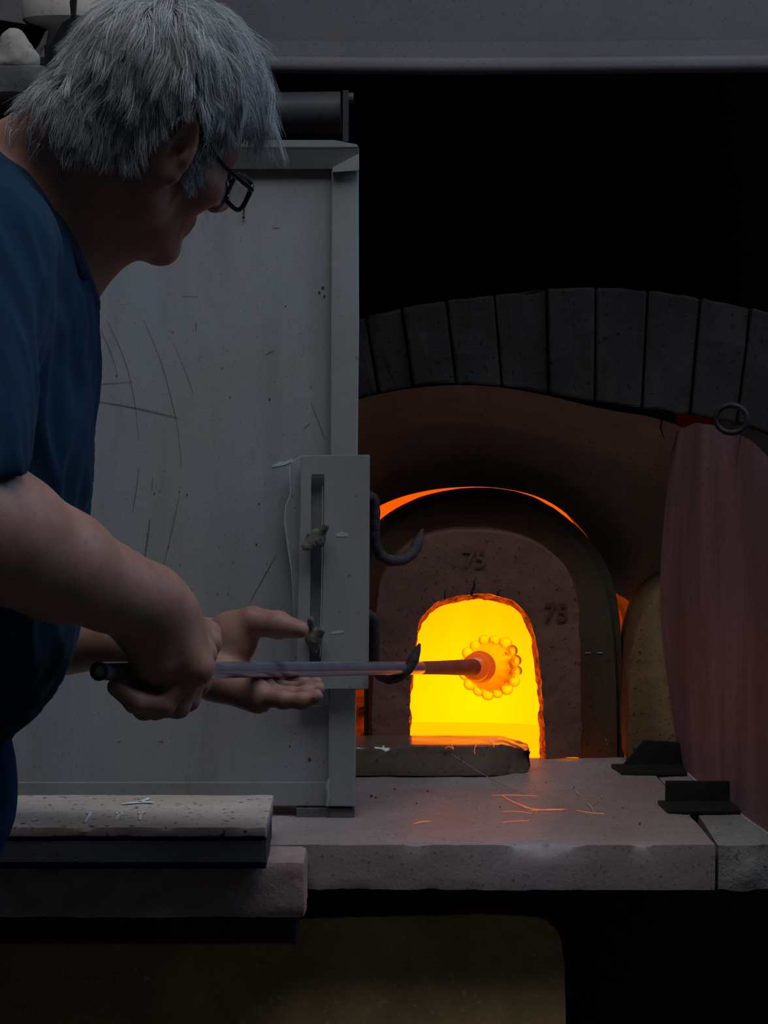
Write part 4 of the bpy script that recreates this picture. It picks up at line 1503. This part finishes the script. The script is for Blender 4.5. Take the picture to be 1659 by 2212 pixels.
for i, t in enumerate(thr2):
    p = smooth_pts(t, 9, 2)
    pts = []
    for j, q in enumerate(p):
        d = 3.0195 if q[1] > 1612 else 3.0195 + (1613 - q[1]) * 0.0036
        pts.append(W(q[0], q[1], d) + Vector((0, -0.0012, 0.0010)))
    o = obj('glass_thread', tube(pts, 0.0005, 6), M['thread'], None, True)
    tag(o, THREAD_LABELS_2[i], 'glass thread', 'glass threads on the sill brick')
t = [(975, 1628), (1005, 1648), (1035, 1668), (1062, 1682), (1100, 1700), (1135, 1713)]
pts = []
for q in smooth_pts(t, 20, 2):
    if q[1] < 1681:
        pts.append(W(q[0], q[1], 3.0165))
    else:
        pts.append(ground(q[0], q[1], LEDGE + 0.002))
o = obj('glass_thread', tube(pts, 0.00035, 6), M['thread_pale'], None, True)
tag(o, 'long thin glass thread slanting down the front of the sill brick to the ledge', 'glass thread')
bm = bmesh.new()
for px, py, r in ((803, 1719, 4), (852, 1704, 3), (924, 1709, 3), (812, 1722, 2.5), (1300, 1716, 2), (1345, 1745, 2), (1382, 1779, 3), (900, 1735, 2), (1180, 1690, 2), (1240, 1700, 2), (1080, 1742, 2)):
    c = ground(px, py, LEDGE + 0.0012)
    bb_ = bmesh.new()
    bmesh.ops.create_icosphere(bb_, subdivisions=1, radius=1.0)
    for v in bb_.verts:
        v.co = c + Vector((v.co.x * r, v.co.y * r * 1.6, v.co.z * r * 0.6)) / F * 2.8 * random.uniform(.7, 1.2)
    merge(bm, bb_)
o = obj('crumbs', bm, M['stamp'], None)
tag(o, 'dark crumbs of burnt clay scattered on the stone ledge', 'crumbs', None, 'stuff')
# ------------------------------------------------------------------ the man
def nv(p):
    return np.array(p, float)


def P(px, py, d):
    return nv(W(px, py, d))


# head frame: f forward, u up, r to his right (towards the camera)
TH, PI_, RO = math.radians(38), math.radians(20), math.radians(22)
HS = 0.90
hf = nv((math.cos(PI_) * math.cos(TH), math.cos(PI_) * math.sin(TH), -math.sin(PI_)))
u0 = nv((math.sin(PI_) * math.cos(TH), math.sin(PI_) * math.sin(TH), math.cos(PI_)))
r0 = nv((math.sin(TH), -math.cos(TH), 0))
hu = u0 * math.cos(RO) + r0 * math.sin(RO)
hr = r0 * math.cos(RO) - u0 * math.sin(RO)
EAR = P(378, 338, 2.05)
HC_ = EAR - hr * 0.075 * HS


def H(f, r, u):
    return HC_ + (hf * f + hr * r + hu * u) * HS


HAX = np.array([hf, hr, hu])
# body frame
TB = math.radians(33)
bf = nv((math.cos(TB), math.sin(TB), 0))
br = nv((math.sin(TB), -math.cos(TB), 0))
BAX = np.array([bf, br, (0, 0, 1)])

body = SDF()


class Scaled:
    """the same primitives with all sizes multiplied by the head scale"""

    def __init__(self, s):
        self.s = s

    def ell(self, c, r, ax_=None, k=.01, sign=1):
        self.s.ell(c, [x * HS for x in r], ax_, k * HS, sign)

    def cone(self, a, b, ra, rb=None, k=.01, sign=1):
        self.s.cone(a, b, ra * HS, (ra if rb is None else rb) * HS, k * HS, sign)


def head_prims(s):
    s = Scaled(s)
    s.ell(H(-.012, 0, .042), (.097, .076, .090), HAX, .02)
    s.ell(H(.020, 0, .045), (.070, .066, .070), HAX, .02)
    s.ell(H(.040, 0, -.035), (.046, .056, .078), HAX, .03)
    for sg in (-1, 1):
        s.cone(H(.004, sg * .054, -.052), H(.068, sg * .016, -.094), .017, .016, .02)     # jaw
        s.cone(H(.004, sg * .056, -.050), H(.0, sg * .062, .0), .016, .016, .02)
        s.ell(H(.058, sg * .042, -.018), (.026, .020, .022), HAX, .02)                      # cheekbone
        s.cone(H(.078, sg * .012, .020), H(.066, sg * .046, .020), .013, .012, .012)        # brow
        s.ell(H(.094, sg * .033, .001), (.018, .017, .013), HAX, .010, -1)                 # eye socket
        s.ell(H(.073, sg * .032, .000), (.0125, .0125, .0125), HAX, .002)                  # eye
        s.ell(H(.100, sg * .013, -.034), (.010, .008, .007), HAX, .006)                    # nostril wing
        s.ell(H(.103, sg * .006, -.040), (.004, .0035, .004), HAX, .003, -1)
    s.cone(H(.082, 0, .016), H(.110, 0, -.028), .009, .011, .010)                          # nose
    s.ell(H(.112, 0, -.029), (.010, .010, .009), HAX, .006)
    s.cone(H(.081, -.016, -.058), H(.081, .016, -.058), .0085, .0085, .008)                # lips
    s.cone(H(.080, -.014, -.068), H(.080, .014, -.068), .0085, .0085, .008)
    s.cone(H(.0915, -.022, -.063), H(.0915, .022, -.063), .0028, .0028, .003, -1)
    s.ell(H(.074, 0, -.096), (.020, .022, .017), HAX, .016)                                # chin
    # ears: tilted shells
    for sg in (-1, 1):
        ef = hf * 0.90 + hr * sg * 0.44
        ef /= np.linalg.norm(ef)
        er = hr * sg * 0.90 - hf * 0.44
        er /= np.linalg.norm(er)
        tilt = 0.22
        eu = hu * math.cos(tilt) - ef * math.sin(tilt)
        ef2 = ef * math.cos(tilt) + hu * math.sin(tilt)
        eu /= np.linalg.norm(eu)
        ax_ = np.array([ef2, er, eu])
        c = H(-.010, sg * .080, .013)
        s.ell(c, (.0225, .0080, .0385), ax_, .006)
        s.ell(c + er * .007 + eu * .004 + ef2 * .002, (.0150, .0055, .0270), ax_, .004, -1)  # hollow
        s.ell(c + er * .006 - eu * .006 + ef2 * .006, (.0075, .009, .009), ax_, .004, -1)
        s.ell(c - eu * .030 + ef2 * .003, (.009, .006, .009), ax_, .006)                     # lobe
        s.cone(c + ef2 * .010 - eu * .012 + er * .003, c + ef2 * .013 - eu * .004 + er * .002, .0045, .0035, .004)  # tragus
        s.cone(c + ef2 * .004 + eu * .020 + er * .004, c - ef2 * .008 - eu * .008 + er * .004, .0032, .0036, .004)   # inner fold


head_prims(body)
# neck
NB1 = P(30, 570, 2.13)
body.cone(H(-.022, 0, -.045), NB1, .058, .070, .03)
body.cone(H(.012, 0, -.080), P(78, 650, 2.13), .024, .042, .03)
body.cone(H(-.085, 0, -.03), P(-60, 460, 2.14), .036, .05, .04)
# trunk under the shirt
body.ell(P(-165, 790, 2.14), (.108, .170, .22), BAX, .05)
body.ell(P(-165, 1130, 2.16), (.118, .160, .19), BAX, .06)
body.cone(P(-90, 520, 2.02), P(-220, 540, 2.34), .055, .055, .05)
body.cone(P(-200, 1400, 2.16), P(-230, 1700, 2.16), .09, .09, .06)
# right arm (near the camera)
SH_R, EL_R, WR_R = P(-75, 560, 1.99), P(-140, 1115, 1.875), P(322, 1300, 2.035)
body.cone(SH_R, EL_R, .052, .047, .03)
body.cone(EL_R, P(0, 1152, 1.92), .046, .0500, .03)
body.cone(P(-60, 1138, 1.90), P(130, 1222, 1.965), .050, .0425, .03)
body.cone(P(130, 1222, 1.965), P(240, 1272, 2.005), .0425, .0335, .025)
body.cone(P(240, 1272, 2.005), WR_R, .0335, .0290, .02)
# right hand gripping the pipe
kf = .006
body.cone(WR_R, P(368, 1345, 2.06), .029, .027, .02)
body.cone(P(298, 1322, 2.035), P(338, 1425, 2.045), .027, .023, .02)          # little finger side of the palm
mcp = {'index': (446, 1372, 2.128), 'middle': (446, 1388, 2.104), 'ring': (436, 1412, 2.078), 'little': (418, 1438, 2.052)}
for nme, q in mcp.items():
    body.cone(P(340, 1325, 2.055), P(*q), .022, .0120, .010)
    body.ell(P(q[0] + 3, q[1] - 1, q[2]), (.0115,) * 3, None, .006)
body.cone(P(370, 1330, 2.05), P(418, 1440, 2.05), .020, .014, .02)


def finger(pts, rad, s=body):
    for (a, b), (ra, rb) in zip(zip(pts[:-1], pts[1:]), zip(rad[:-1], rad[1:])):
        s.cone(P(*a), P(*b), ra, rb, kf * .55)
    for q, r in zip(pts[1:-1], rad[1:-1]):
        s.ell(P(*q), (r * 1.06,) * 3, None, .003)


finger([mcp['little'], (352, 1522, 2.042), (292, 1516, 2.028), (250, 1484, 2.024)], (.0118, .0100, .0092, .0078))
finger([mcp['ring'], (384, 1524, 2.080), (312, 1530, 2.066), (264, 1494, 2.058)], (.0122, .0106, .0097, .0082))
finger([mcp['middle'], (404, 1508, 2.110), (336, 1528, 2.098), (290, 1500, 2.092)], (.0130, .0114, .0104, .0088))
finger([mcp['index'], (428, 1474, 2.140), (372, 1514, 2.134), (330, 1494, 2.122)], (.0130, .0112, .0102, .0086))
body.ell(P(306, 1478, 2.10), (.021, .018, .016), None, .012)
body.cone(P(350, 1420, 2.11), P(330, 1490, 2.115), .022, .017, .012)
# thumb lies over the pipe on the far side
body.cone(P(318, 1318, 2.085), P(372, 1385, 2.130), .024, .018, .02)
finger([(372, 1385, 2.130), (412, 1416, 2.165), (436, 1446, 2.185)], (.0150, .0125, .0095))
# left arm and open hand under the pipe
SH_L, EL_L, WR_L = P(-225, 560, 2.34), P(-60, 1340, 2.50), P(428, 1400, 2.452)
body.cone(SH_L, EL_L, .052, .046, .03)
body.cone(EL_L, P(120, 1370, 2.49), .042, .037, .03)
body.cone(P(120, 1370, 2.49), WR_L, .036, .0265, .03)
body.cone(WR_L, P(505, 1380, 2.425), .0275, .0235, .02)                          # thumb base
body.ell(P(498, 1392, 2.415), (.024, .020, .022), None, .012)
body.cone(P(500, 1362, 2.42), P(545, 1343, 2.412), .0195, .0158, .012)
finger([(545, 1343, 2.412), (600, 1350, 2.402), (648, 1360, 2.392)], (.0155, .0136, .0092))
body.cone(P(425, 1425, 2.44), P(470, 1465, 2.40), .026, .022, .02)               # heel of the palm
lm = {'index': (588, 1466, 2.465), 'middle': (584, 1484, 2.430), 'ring': (574, 1494, 2.396), 'little': (560, 1505, 2.366)}
for nme, q in lm.items():
    body.cone(P(455, 1445, 2.42), P(*q), .020, .0125, .012)
body.cone(P(440, 1462, 2.40), P(555, 1506, 2.366), .019, .0145, .014)            # ulnar edge
body.ell(P(556, 1488, 2.372), (.012, .010, .008), None, .005)                    # pads below the fingers
body.ell(P(566, 1474, 2.400), (.012, .010, .008), None, .005)
finger([lm['little'], (612, 1512, 2.346), (652, 1514, 2.342), (684, 1503, 2.342)], (.0100, .0086, .0080, .0070))
finger([lm['ring'], (628, 1504, 2.384), (662, 1500, 2.378), (688, 1488, 2.380)], (.0104, .0092, .0086, .0076))
finger([lm['middle'], (634, 1494, 2.424), (664, 1488, 2.418), (684, 1478, 2.418)], (.0106, .0094, .0088, .0078))
finger([lm['index'], (634, 1481, 2.470), (660, 1483, 2.465), (676, 1481, 2.462)], (.0104, .0092, .0086, .0076))
xs = axis_steps([(-.74, -.36, .006), (-.36, -.05, .0023)])
ys = axis_steps([(1.78, 2.56, .0030)])
zA = W(0, 1275, 2.05).z
zs = axis_steps([(W(0, 1800, 2.15).z, W(0, 1560, 2.05).z, .006), (W(0, 1560, 2.05).z, zA, .0020), (zA, CAMZ - .05, .004), (CAMZ - .05, CAMZ + .34, .0027)])
Fb = body.grid(xs, ys, zs)
v, q = surface_nets(Fb, xs, ys, zs)
v = relax(v, q, 4, .5)

man = thing('person', 'grey-haired man in a blue T-shirt and glasses leaning forward and turning a blowpipe', 'person', (W(-165, 0, 2.15).x, 2.15, 0.0))
m = NT('skin')
c = m.mix(m.ramp(m.noise(26, 5, 0.6), [(0.35, 0), (0.68, 1)]), (0.44, 0.222, 0.160), (0.345, 0.155, 0.108))
c = m.mix(m.ramp(m.noise(150, 3, 0.5), [(0.60, 0), (0.75, 0.5)]), c, (0.25, 0.11, 0.085))
m.base(c)
m.bump(m.noise(340, 4, 0.65), 0.22, 0.0008)
m.b.inputs['Subsurface Weight'].default_value = 0.06
m.b.inputs['Subsurface Radius'].default_value = (0.008, 0.003, 0.0015)
M['skin'] = m.set(roughness=0.52, specular_ior_level=0.4)
new_obj('body', mesh_from('body', v, q), M['skin'], man)

# ---- shirt
shirt = SDF()
shirt.ell(P(-168, 800, 2.14), (.126, .190, .245), BAX, .05)
shirt.ell(P(-176, 1080, 2.155), (.134, .180, .215), BAX, .06)
shirt.ell(P(-204, 1350, 2.16), (.135, .180, .121), BAX, .05)
shirt.cone(P(-85, 540, 2.01), P(-225, 560, 2.34), .070, .070, .06)
shirt.cone(P(-25, 480, 2.14), P(-120, 600, 2.14), .058, .09, .05)
shirt.cone(P(-40, 500, 2.10), P(72, 690, 2.08), .050, .030, .05)
shirt.cone(P(-40, 560, 2.18), P(88, 690, 2.17), .050, .030, .05)
shirt.cone(P(40, 690, 2.12), P(80, 790, 2.13), .050, .032, .06)
shirt.cone(P(-72, 560, 1.985), P(-118, 1010, 1.885), .068, .0615, .035)
# sleeve cut and hollow; neck opening
e_dir = (P(-118, 1010, 1.885) - P(-72, 560, 1.985))
e_dir /= np.linalg.norm(e_dir)
hem = P(-80, 972, 1.89)
cutn = nv((-.34, .22, -.90))
shirt.plane(hem, cutn, .004, P(-420, 1200, 1.80) - .02, P(58, 955, 1.965) + nv((.004, .0, .012)))
shirt.plane(P(-168, 1600, 2.16), nv((-.1, 0, -1)), .012, P(-560, 1760, 1.9), P(200, 1500, 2.45))


def fold_warp(v):
    """soft cloth folds: stretched ridged noise, stronger at the armpit and the waist"""
    out = v.copy()
    for i, p in enumerate(v):
        a = Vector((p[0] * 26 + p[2] * 7, p[1] * 22, p[2] * 5.0))
        n = mn.noise(a) + 0.5 * mn.noise(a * 2.1 + Vector((3, 1, 7)))
        n = 1 - abs(n) * 1.8
        out[i] += bf * n * 0.0052 + br * n * 0.0052
    return out


m = NT('navy_shirt_cloth')
wv = m.noise(900, 2, 0.5)
c = m.mix(m.ramp(m.noise(8, 4, 0.6), [(0.35, 0), (0.7, 1)]), (0.0055, 0.026, 0.056), (0.0075, 0.034, 0.074))
m.base(c)
m.bump(wv, 0.2, 0.0005)
m.b.inputs['Sheen Weight'].default_value = 0.04
M['shirt'] = m.set(roughness=0.9, specular_ior_level=0.15)
sh_ob = sdf_obj('shirt', shirt, .0048, M['shirt'], man, 6, .02, fold_warp)
# ribbed collar lying round the neck
cl = [(-40, 372, 2.235), (-4, 350, 2.17), (40, 374, 2.10), (78, 418, 2.065), (112, 478, 2.05), (150, 552, 2.06), (178, 615, 2.085), (193, 660, 2.12), (178, 640, 2.17), (130, 560, 2.225), (60, 450, 2.255), (0, 385, 2.255)]
cp_ = [W(*p) for p in cl]
pts = []
n = len(cp_)
for i in range(n):
    p0, p1, p2, p3 = cp_[i - 1], cp_[i], cp_[(i + 1) % n], cp_[(i + 2) % n]
    for t in np.linspace(0, 1, 7)[:-1]:
        pts.append(0.5 * ((2 * p1) + (p2 - p0) * t + (2 * p0 - 5 * p1 + 4 * p2 - p3) * t * t + (3 * p1 - p0 - 3 * p2 + p3) * t ** 3))
obj('collar', tube(pts, 0.0105, 10, closed=True), simple('dark_navy_rib', (0.012, 0.026, 0.055), 0.95), sh_ob, True)

# ---- trousers and belt, shoes
tr = SDF()
tr.cone(P(-285, 1600, 2.17), P(-285, 1740, 2.17), .115, .125, .04)
tr.cone(P(-218, 1685, 2.14), P(-262, 1770, 2.14), .100, .092, .05)
hz = W(0, 1760, 2.15).z
for sx, k in ((br * .095, 1), (-br * .095, 2)):
    hip = nv(W(-352, 1790, 2.16)) + sx
    kn = nv((hip[0] + bf[0] * .02, hip[1] + bf[1] * .02, .52)) + sx * .25
    an = nv((hip[0] - bf[0] * .02, hip[1] - bf[1] * .02, .10)) + sx * .4
    tr.cone(hip, kn, .092, .066, .03)
    tr.cone(kn, an, .064, .055, .03)
m = NT('blue_jeans_cloth')
m.base(m.mix(m.ramp(m.noise(10, 4, .6), [(.4, 0), (.6, 1)]), (0.012, 0.045, 0.12), (0.008, 0.02, 0.05)))
m.bump(m.noise(600, 2, .5), .2, .0005)
sdf_obj('trousers', tr, .008, m.set(roughness=.95, specular_ior_level=.1), man, 6)
bel = []
for t in np.linspace(0, 2 * math.pi, 41)[:-1]:
    c_ = nv(W(-285, 1600, 2.17))
    bel.append(Vector(c_ + bf * math.cos(t) * .120 + br * math.sin(t) * .125))
obj('belt', tube(bel, [0.018] * 40, 8, closed=True, flat=.5), M['soot'], man, True)
for sx in (br * .115, -br * .115):
    hip = nv(W(-352, 1760, 2.16)) + sx
    s = SDF()
    a = nv((hip[0], hip[1], .045)) - bf * .06
    s.cone(a, a + bf * .20, .042, .036, .02)
    s.cone(a + nv((0, 0, .01)), a + nv((0, 0, .06)), .045, .045, .02)
    s.plane((0, 0, 0.002), (0, 0, -1), .003, a - .3, a + nv((.3, .3, .02)))
    sdf_obj('shoe', s, .007, M['black_iron'], man, 3)

# ---- glasses
gl = thing('eyeglasses', 'black framed eyeglasses with thick rims on the nose of the grey-haired man', 'glasses', tuple(H(.10, 0, .0)))
gl_m = NT('black_frame')
gl_m.base((0.006, 0.006, 0.007))
M['frame'] = gl_m.set(roughness=0.12, specular_ior_level=0.6)
gg = NT('lens_glass')
gg.base((1, 1, 1))
gg.b.inputs['Transmission Weight'].default_value = 1.0
M['lens'] = gg.set(roughness=0.0, IOR=1.12)
gt = 0.30     # the glasses have slid down and tip forward


def G(f, r, u):
    """glasses frame: hinge line as origin"""
    f2 = f * math.cos(gt) - u * math.sin(gt) * -0.0
    return H(.103 + f - u * 0.05, r, -.006 + u)


for sg in (1, -1):
    cen = nv((0.004, sg * .034, -.002))
    loop = []
    for t in np.linspace(0, 2 * math.pi, 37)[:-1]:
        cx_, cy_ = math.cos(t), math.sin(t)
        x = math.copysign(abs(cx_) ** .55, cx_) * .0265
        y = math.copysign(abs(cy_) ** .55, cy_) * .0160
        loop.append(Vector(G(cen[0] - .004 * (x / .0265) * sg * 1.0, cen[1] + x, cen[2] + y)))
    obj('rim', tube(loop, 0.0023, 8, closed=True), M['frame'], gl, True)
    bm = bmesh.new()
    vs = [bm.verts.new(p) for p in loop]
    bm.faces.new(vs)
    bmesh.ops.solidify(bm, geom=bm.faces[:], thickness=0.0012)
    obj('lens', bm, M['lens'], gl)
    tp = [G(0.0, sg * .062, .008), G(-.006, sg * .0665, .010), G(-.05, sg * .0745, .018), H(.012, sg * .079, .030), H(-.008, sg * .0795, .035), H(-.022, sg * .081, .022)]
    obj('temple', tube([Vector(p) for p in smooth_pts(tp, 24, 2)], 0.0021, 8), M['frame'], gl, True)
bm = tube([Vector(p) for p in smooth_pts([G(.004, -.010, .002), G(.010, 0, .005), G(.004, .010, .002)], 10, 2)], 0.0022, 8)
obj('bridge', bm, M['frame'], gl, True)

# ---- hair
hd_s = SDF()
head_prims(hd_s)
hd_s.cone(H(-.022, 0, -.045), NB1, .058, .070, .03)
hd_s.cone(H(-.085, 0, -.03), P(-60, 460, 2.14), .036, .05, .04)


def to_local(Q):
    R = Q - HC_
    return np.stack([R @ hf, R @ hr, R @ hu], 1) / HS


def scalp_ok(L):
    f, r, u = L.T
    a = np.abs(r)
    front = 0.078 - 0.10 * np.maximum(0, a - .045)
    top = (u > .052 + .0 * f) & (f < front) & (u > .052 + (f - .02) * .55)
    side = (u > .040) & (f < .036) & (a > .045)
    burn = (a > .055) & (f > .014) & (f < .040) & (u > -.020) & (u <= .04)
    back = (f < -.020) & (u > -.012 + .36 * f) & ~((a > .060) & (f > -.034) & (u < .036))
    return top | side | burn | back


NST, NPT = 26000, 10
roots = np.zeros((0, 3))
while len(roots) < NST:
    dv = rng.normal(size=(40000, 3))
    dv /= np.linalg.norm(dv, axis=1, keepdims=True)
    Q = H(-.012, 0, .03) + (dv * np.array([.10, .08, .10]) * HS) @ HAX
    for _ in range(4):
        g = hd_s.grad(Q)
        Q = Q - g * hd_s.pts(Q)[:, None]
    L = to_local(Q)
    roots = np.concatenate([roots, Q[scalp_ok(L)]])
roots = roots[:NST]
L = to_local(roots)
nrm = hd_s.grad(roots)
whorl = H(-.045, -.015, .124)


def flow_dir(Q, Nn, Lr):
    R = Q - whorl
    R = R - (R * Nn).sum(1, keepdims=True) * Nn
    R /= np.maximum(np.linalg.norm(R, axis=1, keepdims=True), 1e-6)
    return R


# length by region
topw = np.clip((L[:, 2] - .05) / .06, 0, 1)
frontw = np.clip((L[:, 0] + .01) / .08, 0, 1)
leng = 0.026 + 0.026 * topw + 0.027 * topw * frontw ** 1.5
leng *= rng.uniform(.78, 1.12, NST)
burn = (np.abs(L[:, 1]) > .05) & (L[:, 0] > .006) & (L[:, 2] < .034)
leng[burn] = rng.uniform(.006, .013, burn.sum())
above = (np.abs(L[:, 1]) > .05) & (L[:, 0] > -.034) & (L[:, 0] < .012) & (L[:, 2] < .062)
leng[above] = rng.uniform(.010, .020, above.sum())
nape = (L[:, 0] < -.02) & (L[:, 2] < -.02)
leng[nape] *= 0.60
NG = 900
gi = rng.choice(NST, NG, replace=False)


def grow(Q0, N0, leng, seedv):
    n = len(Q0)
    path = np.zeros((n, NPT, 3))
    path[:, 0] = Q0 - N0 * .0015
    pos = Q0.copy()
    Nn = N0.copy()
    d = N0 * .55 + flow_dir(pos, Nn, None) * .8
    d /= np.linalg.norm(d, axis=1, keepdims=True)
    st = (leng / (NPT - 1))[:, None]
    Lr = to_local(Q0)
    lift = rng.uniform(.002, .009, n) + rng.uniform(.0, .012, n) * np.clip((Lr[:, 2] - .07) / .04, 0, 1)
    lift *= np.where(Lr[:, 0] < -.05, .55, 1.0)
    gv = (np.clip((.02 - Lr[:, 2]) / .05, 0, 1) * .7)[:, None]
    for k in range(1, NPT):
        t = k / (NPT - 1)
        fl_ = flow_dir(pos, Nn, None)
        w = np.stack([np.sin(seedv[:, i] + pos @ (np.array([61., 47., 53.]) * (1 + .3 * i))) for i in range(3)], 1) * .09
        d = d * .55 + fl_ * (.42 + .1 * t) + np.array([0.0, 0, -1.0]) * ((.20 + .22 * t) + gv) + w + tilt
        d /= np.linalg.norm(d, axis=1, keepdims=True)
        pos = pos + d * st
        sd = hd_s.pts(pos)
        Nn = hd_s.grad(pos)
        want = np.minimum(lift, .0012 + lift * t * 2.0)
        push = np.maximum(0, want - sd)
        pos = pos + Nn * push[:, None]
        path[:, k] = pos
    return path


near = np.zeros(NST, int)
for a in range(0, NST, 2000):
    dd = ((roots[a:a + 2000, None, :] - roots[gi][None]) ** 2).sum(2)
    near[a:a + 2000] = dd.argmin(1)
tilt = (rng.normal(size=(NG, 3)) * .16)[near]
seedv = (roots @ np.array([[31., 17., 11.], [13., 29., 19.], [23., 7., 37.]])) * 1.2
paths = grow(roots, nrm, leng * rng.uniform(.82, 1.15, NG)[near], seedv)
# clumping: pull every strand to its nearest guide
gpath = paths[gi]
groot = roots[gi]
tt = np.linspace(0, 1, NPT)[None, :, None]
cl_amt = rng.uniform(.30, .75, NG)[near][:, None, None]
paths = paths + (gpath[near] - paths) * cl_amt * tt ** 1.1
paths += rng.normal(size=(NST, 1, 3)) * .0022 * tt
hc = bpy.data.hair_curves.new('hair')
hc.add_curves([NPT] * NST)
hc.attributes['position'].data.foreach_set('vector', (paths.reshape(-1, 3) - nv(man['_o'])).astype(np.float32).ravel())
ra = hc.attributes.get('radius') or hc.attributes.new('radius', 'FLOAT', 'POINT')
rad = (np.linspace(1, .25, NPT)[None, :] * rng.uniform(.00017, .00030, (NST, 1))).astype(np.float32)
ra.data.foreach_set('value', rad.ravel())
m = NT('grey_hair')
hi = m.n('ShaderNodeHairInfo')
c = m.ramp(hi.outputs['Random'], [(0.0, (0.24, 0.24, 0.235)), (0.45, (0.48, 0.485, 0.48)), (0.8, (0.78, 0.80, 0.80)), (1.0, (0.32, 0.30, 0.27))])
m.base(c)
M['hair'] = m.set(roughness=0.42, specular_ior_level=0.5)
hc.materials.append(M['hair'])
ho = bpy.data.objects.new('hair', hc)
COL.objects.link(ho)
ho.parent = man
ho['kind'] = 'stuff'
